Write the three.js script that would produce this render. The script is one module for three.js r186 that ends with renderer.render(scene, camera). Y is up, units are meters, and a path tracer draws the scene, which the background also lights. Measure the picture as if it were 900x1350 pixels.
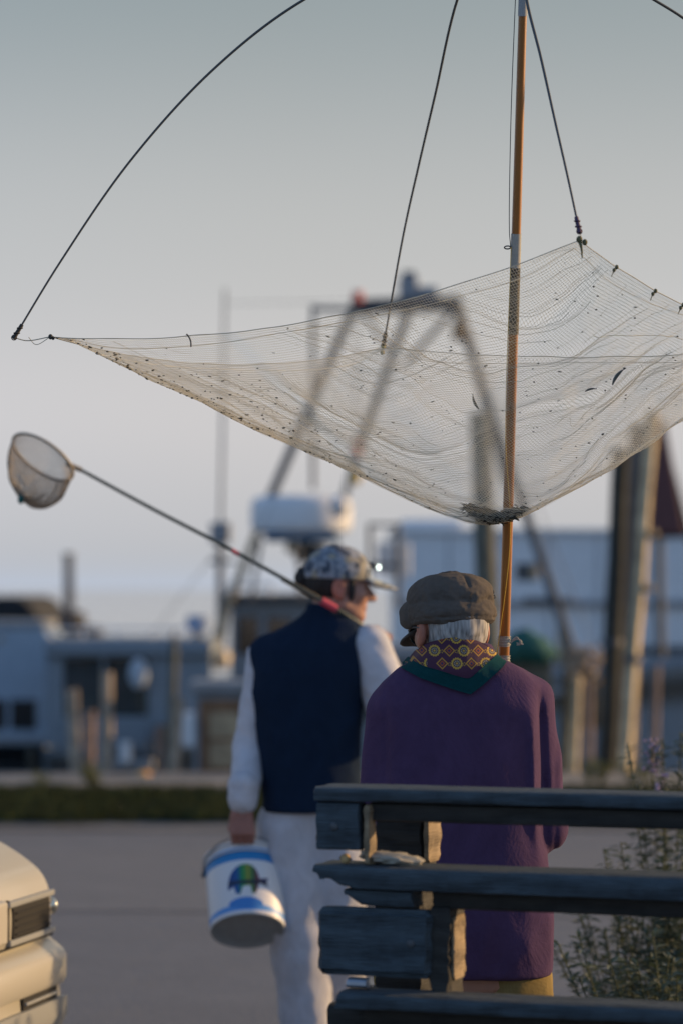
import * as THREE from 'three';
import { mergeGeometries, mergeVertices, toCreasedNormals } from 'three/addons/utils/BufferGeometryUtils.js';
import { ImprovedNoise } from 'three/addons/math/ImprovedNoise.js';
import { RoundedBoxGeometry } from 'three/addons/geometries/RoundedBoxGeometry.js';

// ---------------------------------------------------------------- camera, sky, sun, exposure
const W = 682, H = 1024, F = 3828, EYE = 1.62, PITCH = Math.atan(98 / F);
const clamp = (x, a, b) => Math.min(b, Math.max(a, x)), sstep = (a, b, x) => { const t = clamp((x - a) / (b - a), 0, 1); return t * t * (3 - 2 * t); };
const scene = new THREE.Scene();
const camera = new THREE.PerspectiveCamera(2 * Math.atan(675 / F) * 180 / Math.PI, W / H, 0.1, 6000);
camera.position.set(0, EYE, 0);
camera.rotation.x = PITCH;
camera.focus = 6.85; camera.userData.fStop = 2.25;

const SUN = new THREE.Vector3(0.93, 0.235, -0.29).normalize();
const sun = new THREE.DirectionalLight(new THREE.Color().setRGB(1.0, 0.66, 0.33), 4.9);
sun.position.copy(SUN).multiplyScalar(80).add(new THREE.Vector3(0, 0, -20)); sun.target.position.set(0, 0, -20);
sun.castShadow = true; sun.shadow.radius = 1.6; sun.shadow.mapSize.set(4096, 4096);
Object.assign(sun.shadow.camera, { left: -45, right: 45, top: 45, bottom: -45, near: 1, far: 200 });
scene.add(sun, sun.target);

{ // clear hazy evening sky: grey-mauve at the horizon, slate blue higher up, warmer towards the sun
  const w = 512, h = 256, d = new Float32Array(w * h * 4);
  const mix = (a, b, t) => a.map((v, i) => v + (b[i] - v) * t);
  const stops = [[0, [.43, .445, .475]], [.022, [.50, .498, .51]], [.06, [.575, .556, .553]], [.12, [.478, .485, .482]], [.205, [.28, .328, .345]], [.38, [.19, .255, .32]], [.65, [.15, .22, .32]], [1, [.125, .195, .31]]];
  for (let j = 0; j < h; j++) for (let i = 0; i < w; i++) {
    const el = ((j + .5) / h - .5) * Math.PI, az = ((i + .5) / w - .5) * 2 * Math.PI;
    const dir = new THREE.Vector3(Math.cos(el) * Math.cos(az), Math.sin(el), Math.cos(el) * Math.sin(az));
    const e = Math.max(0, dir.y); let c = stops[stops.length - 1][1];
    for (let k = 0; k + 1 < stops.length; k++) if (e <= stops[k + 1][0]) { let t = (e - stops[k][0]) / (stops[k + 1][0] - stops[k][0]); t = t * t * (3 - 2 * t) * .4 + t * .6; c = mix(stops[k][1], stops[k + 1][1], t); break; }
    const s = dir.dot(SUN), away = .5 - .5 * s;                       // away from the sun the haze is bluer
    c = mix(c, [c[0] * 1.02, c[1] * 1.38, c[2] * 1.95], clamp(Math.max(0, away - .35) * .9 + sstep(-.3, .9, dir.z) * .75, 0, 1));
    const glow = Math.exp((s - 1) * 7) * .55;
    const o = (j * w + i) * 4;
    d[o] = c[0] + glow * 1.0; d[o + 1] = c[1] + glow * .74; d[o + 2] = c[2] + glow * .48; d[o + 3] = 1;
  }
  const t = new THREE.DataTexture(d, w, h, THREE.RGBAFormat, THREE.FloatType);
  t.mapping = THREE.EquirectangularReflectionMapping; t.magFilter = t.minFilter = THREE.LinearFilter; t.needsUpdate = true;
  scene.background = t; scene.environment = t;
}
const renderer = new THREE.WebGLRenderer({ antialias: true });
renderer.setSize(W, H); renderer.shadowMap.enabled = true;
renderer.toneMapping = THREE.LinearToneMapping; renderer.toneMappingExposure = 1.08;

// ---------------------------------------------------------------- helpers
let seed = 12345;
const rnd = () => { seed |= 0; seed = seed + 0x6D2B79F5 | 0; let t = Math.imul(seed ^ seed >>> 15, 1 | seed); t = t + Math.imul(t ^ t >>> 7, 61 | t) ^ t; return ((t ^ t >>> 14) >>> 0) / 4294967296; };
const rr = (a, b) => a + (b - a) * rnd();
const perlin = new ImprovedNoise(), N3 = (x, y, z) => perlin.noise(x, y, z);
const V = (x, y, z) => new THREE.Vector3(x, y, z);
// the place was surveyed on the photograph: a pixel and a distance give a point of the scene
function at(px, py, d) {
  const x = (px - 450) / F, y = (675 - py) / F, c = Math.cos(PITCH), s = Math.sin(PITCH);
  const t = d / (c - y * s);
  return V(x * t, EYE + (y * c + s) * t, -d);
}
const used = {};
function numbered(n) { if (!(n in used)) { used[n] = 0; return n; } return n + '_' + String(++used[n]).padStart(3, '0'); }
function shadows(m) { m.castShadow = m.receiveShadow = true; return m; }
function tag(o, label, category, group, kind) { Object.assign(o.userData, { label }, category && { category }, group && { group }, kind && { kind }); return o; }
function thing(name, label, category, pos = V(0, 0, 0), turn = 0, group) {
  const o = new THREE.Group(); o.name = numbered(name); o.position.copy(pos); o.rotation.y = turn; scene.add(o);
  o.updateMatrixWorld(true); return tag(o, label, category, group);
}
// a named mesh; world = true: the geometry was made in scene coordinates and is moved into its parent's
function mesh(name, geo, mat, parent = scene, world = true) {
  const list = Array.isArray(geo) ? geo : [geo];
  let g = list.length > 1 ? merge(list) : list[0];
  const m = shadows(new THREE.Mesh(g, mat)); m.name = parent === scene ? numbered(name) : name;
  if (parent !== scene && world) { parent.updateMatrixWorld(true); g.applyMatrix4(parent.matrixWorld.clone().invert()); }
  parent.add(m); return m;
}
// give a mesh its own origin at a point (so that it stands at its base)
function merge(list) {
  const full = list.map(g => { let k = g.index ? g.toNonIndexed() : g; if (!k.attributes.uv) k.setAttribute('uv', new THREE.BufferAttribute(new Float32Array(k.attributes.position.count * 2), 2)); return k; });
  const hasC = full.some(g => g.attributes.color);
  for (const g of full) for (const n of Object.keys(g.attributes)) if (!['position', 'normal', 'uv'].concat(hasC ? ['color'] : []).includes(n)) g.deleteAttribute(n);
  if (hasC) for (const g of full) if (!g.attributes.color) g.setAttribute('color', new THREE.BufferAttribute(new Float32Array(g.attributes.position.count * 3).fill(1), 3));
  return mergeGeometries(full, false);
}
const UP = V(0, 1, 0);
function rod(a, b, r0, r1 = r0, n = 8) {                              // straight round bar from a to b
  const d = b.clone().sub(a), g = new THREE.CylinderGeometry(r1, r0, d.length(), n, 1);
  g.applyQuaternion(new THREE.Quaternion().setFromUnitVectors(UP, d.clone().normalize()));
  return g.translate((a.x + b.x) / 2, (a.y + b.y) / 2, (a.z + b.z) / 2);
}
function beam(a, b, w, h) {                                            // square bar from a to b
  const d = b.clone().sub(a), g = new THREE.BoxGeometry(w, d.length(), h);
  g.applyQuaternion(new THREE.Quaternion().setFromUnitVectors(UP, d.clone().normalize()));
  return g.translate((a.x + b.x) / 2, (a.y + b.y) / 2, (a.z + b.z) / 2);
}
function pipe(pts, r, seg = 40, n = 6, taper) {
  const c = new THREE.CatmullRomCurve3(pts, false, 'centripetal'), g = new THREE.TubeGeometry(c, seg, r, n, false);
  if (taper !== undefined) { const p = g.attributes.position; for (let i = 0; i <= seg; i++) { const q = c.getPointAt(i / seg), k = 1 + (taper - 1) * i / seg; for (let j = 0; j <= n; j++) { const m = i * (n + 1) + j; p.setXYZ(m, q.x + (p.getX(m) - q.x) * k, q.y + (p.getY(m) - q.y) * k, q.z + (p.getZ(m) - q.z) * k); } } }
  return g;
}
function slab(x0, x1, y0, y1, z0, z1, bev = 0.01) {                    // bevelled block between limits
  const w = x1 - x0, h = y1 - y0, d = z1 - z0, g = new RoundedBoxGeometry(w, h, d, 2, Math.min(bev, w / 2.1, h / 2.1, d / 2.1));
  return boxUV(g.translate((x0 + x1) / 2, (y0 + y1) / 2, (z0 + z1) / 2));
}
function pxBlock(x0, y0, x1, y1, d, depth, bev = .01) { const a = at(x0, y1, d), b = at(x1, y0, d); return slab(a.x, b.x, a.y, b.y, -d - depth, -d, bev); }
function boxUV(g) {
  const p = g.attributes.position, n = g.attributes.normal, u = new Float32Array(p.count * 2);
  for (let i = 0; i < p.count; i++) { const ax = Math.abs(n.getX(i)), ay = Math.abs(n.getY(i)), az = Math.abs(n.getZ(i));
    const q = ax > ay && ax > az ? [p.getZ(i), p.getY(i)] : ay > az ? [p.getX(i), p.getZ(i)] : [p.getX(i), p.getY(i)]; u[2 * i] = q[0]; u[2 * i + 1] = q[1]; }
  g.setAttribute('uv', new THREE.BufferAttribute(u, 2)); return g;
}
// ---- signed distance fields meshed with surface nets
const smin = (a, b, k) => { const h = Math.max(k - Math.abs(a - b), 0) / k; return Math.min(a, b) - h * h * k * .25; };
const smax = (a, b, k) => -smin(-a, -b, k);
function cone(a, b, ra, rb) {                                          // tapered limb
  const dx = b.x - a.x, dy = b.y - a.y, dz = b.z - a.z, l2 = dx * dx + dy * dy + dz * dz || 1e-9;
  return (x, y, z) => { const px = x - a.x, py = y - a.y, pz = z - a.z; let t = (px * dx + py * dy + pz * dz) / l2; t = t < 0 ? 0 : t > 1 ? 1 : t;
    const ex = px - dx * t, ey = py - dy * t, ez = pz - dz * t; return Math.sqrt(ex * ex + ey * ey + ez * ez) - ra - (rb - ra) * t; };
}
function ball(c, rx, ry = rx, rz = rx) { const m = Math.min(rx, ry, rz); return (x, y, z) => { const a = (x - c.x) / rx, b = (y - c.y) / ry, d = (z - c.z) / rz, l = Math.sqrt(a * a + b * b + d * d), g = Math.sqrt(a * a / rx / rx + b * b / ry / ry + d * d / rz / rz); return l < 1e-6 ? -m : l * (l - 1) / g; }; }
const join = (k, ...fs) => (x, y, z) => { let d = fs[0](x, y, z); for (let i = 1; i < fs.length; i++) d = smin(d, fs[i](x, y, z), k); return d; };
// trunk from a table of rows [y, cx, cz, rx, rz]
function trunk(rows, pw = 2.3) {
  rows = rows.slice().sort((a, b) => a[0] - b[0]);
  const y0 = rows[0][0], y1 = rows[rows.length - 1][0];
  return (x, y, z) => {
    const yc = clamp(y, y0, y1 - 1e-6); let k = 0; while (k < rows.length - 2 && yc > rows[k + 1][0]) k++;
    const A = rows[k], B = rows[k + 1], P = rows[Math.max(0, k - 1)], Q = rows[Math.min(rows.length - 1, k + 2)], t = (yc - A[0]) / (B[0] - A[0]);
    const v = i => { const m0 = (B[i] - P[i]) * .5, m1 = (Q[i] - A[i]) * .5, t2 = t * t, t3 = t2 * t; return (2 * t3 - 3 * t2 + 1) * A[i] + (t3 - 2 * t2 + t) * m0 + (3 * t2 - 2 * t3) * B[i] + (t3 - t2) * m1; };
    const rx = v(3), rz = v(4), a = Math.abs(x - v(1)) / rx, b = Math.abs(z - v(2)) / rz;
    let d = (Math.pow(Math.pow(a, pw) + Math.pow(b, pw), 1 / pw) - 1) * Math.min(rx, rz) * .95;
    const over = Math.max(y0 - y, y - y1, 0);
    return over > 0 ? Math.hypot(Math.max(d, 0), over) + Math.min(d, 0) * 0 : d;
  };
}
function nets(f, lo, hi, h) {
  const nx = Math.ceil((hi.x - lo.x) / h) + 2, ny = Math.ceil((hi.y - lo.y) / h) + 2, nz = Math.ceil((hi.z - lo.z) / h) + 2, sl = nx * ny;
  const g = new Float32Array(sl * nz);
  for (let k = 0, o = 0; k < nz; k++) for (let j = 0; j < ny; j++) for (let i = 0; i < nx; i++, o++) g[o] = f(lo.x + i * h, lo.y + j * h, lo.z + k * h);
  const id = new Int32Array(sl * nz).fill(-1), pos = [], idx = [];
  const E = [[0, 1], [2, 3], [4, 5], [6, 7], [0, 2], [1, 3], [4, 6], [5, 7], [0, 4], [1, 5], [2, 6], [3, 7]];
  const off = [0, 1, nx, nx + 1, sl, sl + 1, sl + nx, sl + nx + 1], c = new Float64Array(8);
  for (let k = 0; k < nz - 1; k++) for (let j = 0; j < ny - 1; j++) for (let i = 0; i < nx - 1; i++) {
    const o = i + j * nx + k * sl; let m = 0; for (let q = 0; q < 8; q++) { c[q] = g[o + off[q]]; if (c[q] < 0) m |= 1 << q; }
    if (m === 0 || m === 255) continue;
    let x = 0, y = 0, z = 0, n = 0;
    for (const [a, b] of E) { const sa = c[a] < 0, sb = c[b] < 0; if (sa === sb) continue; const t = c[a] / (c[a] - c[b]);
      x += (a & 1) + ((b & 1) - (a & 1)) * t; y += (a >> 1 & 1) + ((b >> 1 & 1) - (a >> 1 & 1)) * t; z += (a >> 2) + ((b >> 2) - (a >> 2)) * t; n++; }
    id[o] = pos.length / 3; pos.push(lo.x + (i + x / n) * h, lo.y + (j + y / n) * h, lo.z + (k + z / n) * h);
  }
  const quad = (a, b, d, e, flip) => { if (a < 0 || b < 0 || d < 0 || e < 0) return; flip ? idx.push(a, d, b, b, d, e) : idx.push(a, b, d, b, e, d); };
  for (let k = 1; k < nz - 1; k++) for (let j = 1; j < ny - 1; j++) for (let i = 1; i < nx - 1; i++) {
    const o = i + j * nx + k * sl, s = g[o] < 0;
    if (s !== g[o + 1] < 0) quad(id[o - nx - sl], id[o - sl], id[o - nx], id[o], !s);
    if (s !== g[o + nx] < 0) quad(id[o - 1 - sl], id[o - 1], id[o - sl], id[o], !s);
    if (s !== g[o + sl] < 0) quad(id[o - 1 - nx], id[o - nx], id[o - 1], id[o], !s);
  }
  const b = new THREE.BufferGeometry(); b.setAttribute('position', new THREE.BufferAttribute(new Float32Array(pos), 3)); b.setIndex(idx); b.computeVertexNormals();
  return b;
}
function cylUV(g, cx, cz, r = .2) { const p = g.attributes.position, u = new Float32Array(p.count * 2); for (let i = 0; i < p.count; i++) { u[2 * i] = Math.atan2(p.getX(i) - cx, -(p.getZ(i) - cz) * -1) * r; u[2 * i + 1] = p.getY(i); } g.setAttribute('uv', new THREE.BufferAttribute(u, 2)); return g; }
function planeUV(g, s = 1) { const p = g.attributes.position, u = new Float32Array(p.count * 2); for (let i = 0; i < p.count; i++) { u[2 * i] = (p.getX(i) + p.getZ(i) * .7) * s; u[2 * i + 1] = p.getY(i) * s; } g.setAttribute('uv', new THREE.BufferAttribute(u, 2)); return g; }
function paint(g, fn) { const p = g.attributes.position, c = new Float32Array(p.count * 3); for (let i = 0; i < p.count; i++) { const k = fn(p.getX(i), p.getY(i), p.getZ(i)); c[3 * i] = k[0]; c[3 * i + 1] = k[1]; c[3 * i + 2] = k[2]; } g.setAttribute('color', new THREE.BufferAttribute(c, 3)); return g; }

// ---------------------------------------------------------------- materials
function dataTex(n, fn, srgb, rep = 1) {                               // fn(u, v) -> [r, g, b] 0..1, tiling
  const d = new Uint8Array(n * n * 4);
  for (let j = 0; j < n; j++) for (let i = 0; i < n; i++) { const c = fn(i / n, j / n), o = (j * n + i) * 4; for (let k = 0; k < 3; k++) d[o + k] = clamp(c[k] * 255, 0, 255); d[o + 3] = 255; }
  const t = new THREE.DataTexture(d, n, n); t.wrapS = t.wrapT = THREE.RepeatWrapping; t.magFilter = THREE.LinearFilter; t.minFilter = THREE.LinearMipmapLinearFilter; t.generateMipmaps = true;
  if (srgb) t.colorSpace = THREE.SRGBColorSpace; t.repeat.set(rep, rep); t.needsUpdate = true; return t;
}
// noise that tiles over the unit square
const tn = (u, v, f, s = 0) => { const R = f / (2 * Math.PI), a = u * 2 * Math.PI, b = v * 2 * Math.PI; return N3(Math.cos(a) * R + s, Math.sin(a) * R + Math.cos(b) * R * .73 + s * 1.7, Math.sin(b) * R + s * .4); };
const fbm = (u, v, f, s) => tn(u, v, f, s) + .5 * tn(u, v, f * 2.1, s + 3) + .25 * tn(u, v, f * 4.3, s + 7) + .12 * tn(u, v, f * 9, s + 11);
const lin = (r, g, b) => new THREE.Color().setRGB(r, g, b);
const grey = v => [v, v, v];
const T = {
  knit: dataTex(256, (u, v) => grey(.5 + .3 * fbm(u, v, 24, 2) + .1 * tn(u, v, 70, 6)), false, 5),
  cloth: dataTex(256, (u, v) => grey(.5 + .16 * Math.sin(u * 2 * Math.PI * 40) + .16 * Math.sin(v * 2 * Math.PI * 40) + .35 * fbm(u, v, 7, 5)), false, 8),
  mottle: dataTex(256, (u, v) => { const k = .88 + .10 * fbm(u, v, 5, 9) + .07 * fbm(u, v, 19, 4); return grey(k); }, false, 2.2),
  grain: dataTex(512, (u, v) => { const w = tn(u, v, 3, 1) * .25, s = .5 + .5 * Math.sin((v * 9 + w * 3 + .5 * tn(u, v, 2, 8)) * 2 * Math.PI), f = N3(Math.cos(u * 6.2832) * 1.3, Math.sin(u * 6.2832) * 1.3, v * 256) * .5; const k = .55 + .34 * s + .5 * f + .22 * fbm(u, v, 4, 12) + .12 * fbm(u, v, 16, 3); return [k, k * 1.0, k * 1.0]; }, false, 2.5),
  rough: dataTex(512, (u, v) => { const k = .6 + .25 * fbm(u, v, 5, 20) + .2 * fbm(u, v, 24, 2) + .15 * tn(u, v, 90, 5); return grey(k); }, false, .5),
  fine: dataTex(512, (u, v) => grey(.82 + .07 * fbm(u, v, 4, 31) + .10 * tn(u, v, 130, 5) + .06 * tn(u, v, 40, 8)), false, .4),
  grit: dataTex(512, (u, v) => grey(.5 + .5 * tn(u, v, 120, 3) + .4 * tn(u, v, 55, 6)), false, 1.2),
};
const wet = (c, o = {}) => new THREE.MeshStandardMaterial(Object.assign({ color: c, roughness: .85 }, o));
const cloth = (c, tex = T.cloth, o = {}) => new THREE.MeshPhysicalMaterial(Object.assign({ color: c, roughness: .95, specularIntensity: .2, bumpMap: tex, bumpScale: .0012, map: T.mottle, sheen: .08, sheenRoughness: .6, sheenColor: c.clone().lerp(lin(1, 1, 1), .3) }, o));
const M = {
  skin: new THREE.MeshPhysicalMaterial({ vertexColors: true, roughness: .6, color: lin(1, 1, 1), bumpMap: T.mottle, bumpScale: .0006 }),
  sweater: cloth(lin(.084, .048, .104), T.knit, { bumpScale: .0012, sheen: .2 }),
  vest: cloth(lin(.011, .023, .048), T.cloth, { sheen: 0 }),
  shirt: cloth(lin(.60, .60, .64), T.cloth),
  whitePants: cloth(lin(.58, .58, .62), T.cloth),
  khaki: cloth(lin(.26, .19, .075), T.cloth),
  shoe: wet(lin(.05, .04, .03), { roughness: .7 }),
  hat: cloth(lin(.125, .108, .094), T.cloth, { sheen: .1 }),
  whiteHair: new THREE.MeshStandardMaterial({ color: lin(.44, .43, .42), roughness: .8, vertexColors: true }),
  darkHair: wet(lin(.012, .010, .010), { roughness: .7 }),
  lensDark: new THREE.MeshPhysicalMaterial({ color: lin(.008, .02, .018), roughness: .12, clearcoat: 1 }),
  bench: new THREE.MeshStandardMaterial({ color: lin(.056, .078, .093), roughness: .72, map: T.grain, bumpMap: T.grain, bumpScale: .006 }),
  benchShade: new THREE.MeshStandardMaterial({ color: lin(.038, .034, .028), roughness: .85, map: T.grain, bumpMap: T.grain, bumpScale: .004 }),  // same wood darkened: shade painted into the set-back and lower boards
  piling: new THREE.MeshStandardMaterial({ color: lin(.62, .50, .37), roughness: .9, map: T.rough, bumpMap: T.rough, bumpScale: .01 }),
  pilingDark: new THREE.MeshStandardMaterial({ color: lin(.06, .062, .05), roughness: .9, map: T.rough, bumpMap: T.rough, bumpScale: .01 }),
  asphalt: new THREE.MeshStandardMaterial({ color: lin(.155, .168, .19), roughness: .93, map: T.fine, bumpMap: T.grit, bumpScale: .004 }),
  concrete: new THREE.MeshStandardMaterial({ color: lin(.33, .31, .28), roughness: .92, map: T.rough }),
  whitePaint: wet(lin(.80, .81, .81), { roughness: .45, map: T.mottle }),
  greyPaint: wet(lin(.30, .31, .32), { roughness: .55, map: T.mottle }),
  bluePaint: wet(lin(.22, .26, .295), { roughness: .6, map: T.mottle }),
  steel: wet(lin(.13, .14, .15), { roughness: .7, map: T.mottle }),
  darkSteel: wet(lin(.075, .08, .085), { roughness: .6, map: T.mottle }),
  rust: wet(lin(.28, .16, .085), { roughness: .85, map: T.rough }),
  tanPaint: wet(lin(.52, .40, .24), { roughness: .7, map: T.rough }),
  darkGlass: new THREE.MeshPhysicalMaterial({ color: lin(.015, .02, .025), roughness: .08, clearcoat: 1 }),
  red: wet(lin(.5, .03, .03), { roughness: .5 }),
  yellow: wet(lin(.62, .40, .05), { roughness: .5 }),
  teal: wet(lin(.015, .12, .11), { roughness: .8, map: T.mottle }),
  maroon: wet(lin(.12, .05, .05), { roughness: .8, map: T.mottle }),
  wire: wet(lin(.09, .09, .09), { roughness: .6 }),
};
// ---------------------------------------------------------------- the setting
const flat = (x0, x1, z0, z1, y, s = 1) => { const g = new THREE.PlaneGeometry(x1 - x0, z1 - z0, s, s); g.rotateX(-Math.PI / 2).translate((x0 + x1) / 2, y, (z0 + z1) / 2); return boxUV(g); };
const struct = (name, g, m) => { const o = mesh(name, g, m); o.userData.kind = 'structure'; return o; };
struct('water', flat(-1500, 1500, -3000, -24.6, -1.25), new THREE.MeshPhysicalMaterial({ color: lin(.05, .075, .09), roughness: .06, bumpMap: T.rough, bumpScale: .006 }));
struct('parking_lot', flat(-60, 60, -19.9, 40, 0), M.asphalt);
{ // slightly paler strip across the lot and a darker tar seam, laid as thin sheets over the asphalt
  const strip = (z0, z1, y, wob, m, name) => { const s = new THREE.Shape(), n = 60; for (let i = 0; i <= n; i++) { const x = -30 + 60 * i / n; s.lineTo ? (i ? s.lineTo(x, z0 + wob * N3(x * .5, z0, 1)) : s.moveTo(x, z0 + wob * N3(x * .5, z0, 1))) : 0; } for (let i = n; i >= 0; i--) { const x = -30 + 60 * i / n; s.lineTo(x, z1 + wob * N3(x * .45, z1, 2)); }
    const g = new THREE.ShapeGeometry(s); g.rotateX(Math.PI / 2).translate(0, y, 0); const ix = g.index.array; for (let i = 0; i < ix.length; i += 3) { const q = ix[i]; ix[i] = ix[i + 1]; ix[i + 1] = q; } const p = g.attributes.position, nn = g.attributes.normal; for (let i = 0; i < p.count; i++) nn.setXYZ(i, 0, 1, 0); return struct(name, boxUV(g), m); };
  strip(-17.8, -14.3, .004, .5, new THREE.MeshStandardMaterial({ color: lin(.168, .178, .195), roughness: .93, map: T.fine, bumpMap: T.grit, bumpScale: .004 }), 'paler_strip');
  strip(-19.9, -19.2, .008, .12, new THREE.MeshStandardMaterial({ color: lin(.18, .185, .19), roughness: .95, map: T.rough }), 'sandy_edge');
}
struct('verge', slab(-60, 60, -.5, .03, -22.7, -19.9, .02), wet(lin(.045, .05, .025), { map: T.rough }));
struct('quay', slab(-60, 60, -2.4, .05, -24.6, -22.7, .03), M.concrete);
struct('bank', slab(-30, 30, -.3, .40, -6.0, 12, .05), wet(lin(.10, .085, .06), { map: T.rough, bumpMap: T.rough, bumpScale: .03 }));
{ // low unmown grass on the verge, with yellow-green tufts along the quay
  const blade = new THREE.BufferGeometry(); const P = [], Nn = [];
  for (let k = 0; k < 5; k++) { const a = k * 2.4, c = Math.cos(a), s = Math.sin(a), l = .03 + .015 * (k % 3); P.push(-.008 * s, 0, .008 * c, .008 * s, 0, -.008 * c, c * l * .9, .11 + .02 * (k % 2), s * l * .9); for (let q = 0; q < 3; q++) Nn.push(c * .5, .85, s * .5); }
  blade.setAttribute('position', new THREE.BufferAttribute(new Float32Array(P), 3)); blade.setAttribute('normal', new THREE.BufferAttribute(new Float32Array(Nn), 3));
  const n = 16000, g = new THREE.InstancedMesh(blade, wet(lin(1, 1, 1), { roughness: 1 }), n), m = new THREE.Matrix4(), q = new THREE.Quaternion(), c = new THREE.Color();
  for (let i = 0; i < n; i++) {
    const x = rr(-6, 6), z = rr(-22.7, -19.75 + .22 * N3(x * 1.3, 5, 1) + .12 * N3(x * 5, 2, 1)), k = .36 + .45 * N3(x * 1.6, z * 1.6, 4) + rr(0, .4);
    m.compose(V(x, .02, z), q.setFromAxisAngle(UP, rr(0, 6.3)), V(1, k, 1)); g.setMatrixAt(i, m);
    const t = rnd() * .5 + .5 * (.5 + N3(x * 2.3, z * 2, 8)); g.setColorAt(i, c.setRGB(.028 + .035 * t, .045 + .04 * t, .014 + .008 * t));
  }
  g.name = 'grass'; tag(g, 'low dark green grass strip along the far edge of the asphalt', null, null, 'stuff'); shadows(g); scene.add(g);
}
// weeds: stems, leaves and flower heads
function weed(x, z, y0, h, label, o = {}) {
  const t = thing('weed', label, 'weed', V(x, y0, z), 0, o.group), st = [], lf = [], fl = [];
  const n = o.stems || 7;
  for (let i = 0; i < n; i++) {
    const a = rr(0, 6.28), sp = (o.spread || .22) * rr(.3, 1), hh = h * rr(o.flower ? .86 : .6, 1), lean = o.lean || 0;
    const c = new THREE.CatmullRomCurve3([V(x, y0, z), V(x + Math.cos(a) * sp * .3, y0 + hh * .4, z + Math.sin(a) * sp * .3), V(x + Math.cos(a) * sp * .75 + lean * .5, y0 + hh * .75, z + Math.sin(a) * sp * .75), V(x + Math.cos(a) * sp + lean, y0 + hh, z + Math.sin(a) * sp)]);
    st.push(new THREE.TubeGeometry(c, 10, .0022, 4, false));
    const m = Math.round(hh * 2.0 * (o.leaves || 70));
    for (let k = 0; k < m; k++) { const u = rr(.12, 1), p = c.getPointAt(u), b = rr(0, 6.28), l = rr(.02, .055) * (o.leaf || 1), w = l * .17, e = rr(-.2, .75);
      const d = V(Math.cos(b) * Math.cos(e), Math.sin(e), Math.sin(b) * Math.cos(e)), s = V(-Math.sin(b), rr(-.4, .4), Math.cos(b)).normalize().multiplyScalar(w), mid = p.clone().addScaledVector(d, l * .45), tip = p.clone().addScaledVector(d, l).add(V(0, -l * .15, 0));
      lf.push(p.x, p.y, p.z, mid.x + s.x, mid.y + s.y, mid.z + s.z, tip.x, tip.y, tip.z, p.x, p.y, p.z, tip.x, tip.y, tip.z, mid.x - s.x, mid.y - s.y, mid.z - s.z); }
    if (o.flower && i < 3) { const p = c.getPointAt(1); for (let k = 0; k < 22; k++) { const q = p.clone().add(V(rr(-.022, .022), rr(-.075, .03), rr(-.022, .022))); fl.push(new THREE.IcosahedronGeometry(rr(.004, .0085), 0).translate(q.x, q.y, q.z)); } }
  }
  mesh('stem', st, o.stemMat || M.weedStem, t);
  const g = new THREE.BufferGeometry(); g.setAttribute('position', new THREE.BufferAttribute(new Float32Array(lf), 3)); g.computeVertexNormals(); mesh('foliage', g, o.leafMat || M.weedLeaf, t);
  if (fl.length) mesh('flower', fl, M.flower, t);
  return t;
}
M.weedStem = wet(lin(.06, .07, .03)); M.flower = wet(lin(.42, .30, .38), { roughness: 1 });
M.weedLeaf = new THREE.MeshPhysicalMaterial({ color: lin(.075, .105, .055), roughness: .9, transmission: .4, thickness: 0, side: THREE.DoubleSide });
M.weedYellow = new THREE.MeshPhysicalMaterial({ color: lin(.22, .22, .04), roughness: .9, transmission: .3, thickness: 0, side: THREE.DoubleSide });
{
  const d = 9.1, p = (px, dd = d) => at(px, 900, dd).x;
  weed(p(880), -d, 0, 1.17, 'tall green weed with mauve flower heads above the top bench rail', { stems: 9, flower: true, spread: .14, leaves: 90 });
  weed(p(862, 8.8), -8.8, 0, .86, 'bushy green weed left of the flowering weed behind the bench', { stems: 16, spread: .2, leaves: 120 });
  weed(p(905, 8.6), -8.6, 0, .90, 'dense green weed at the edge of the photo below the flowering weed', { stems: 18, spread: .2, leaves: 130 });
  weed(p(815, 8.9), -8.9, 0, .74, 'wispy green weed leaning left, close beside the old man in purple', { stems: 13, spread: .2, lean: -.06, leaves: 90 });
  weed(p(775, 8.7), -8.7, 0, .50, 'small thin weed between the purple sweater and the wispy weeds', { stems: 9, spread: .16, lean: -.05, leaves: 80 });
  weed(p(850, 8.2), -8.2, 0, .62, 'low leafy weed behind the lowest bench rail', { stems: 24, spread: .26, leaves: 120 });
  weed(p(895, 8.1), -8.1, 0, .66, 'thick dark weed clump in the corner behind the lowest bench rail', { stems: 22, spread: .24, leaves: 130 });
  const y = (px, h, label) => weed(at(px, 900, 23).x, -23, .04, h, label, { stems: 9, spread: .12, leaves: 110, leafMat: M.weedYellow, leaf: .9 });
  y(56, .12, 'small yellow green tuft on the quay, left of the leaning pale piling'); y(118, .2, 'yellow green tuft at the foot of the pale pilings'); y(128, .14, 'small bright tuft right of the tuft under the pale pilings');
  y(775, .25, 'yellow green tuft at the foot of the sunlit post'); y(792, .2, 'sunlit tuft between the pink post and the dark piling'); y(832, .22, 'yellow green tuft at the foot of the tall leaning timber'); y(850, .15, 'little tuft right of the tall leaning timber');
}

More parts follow.
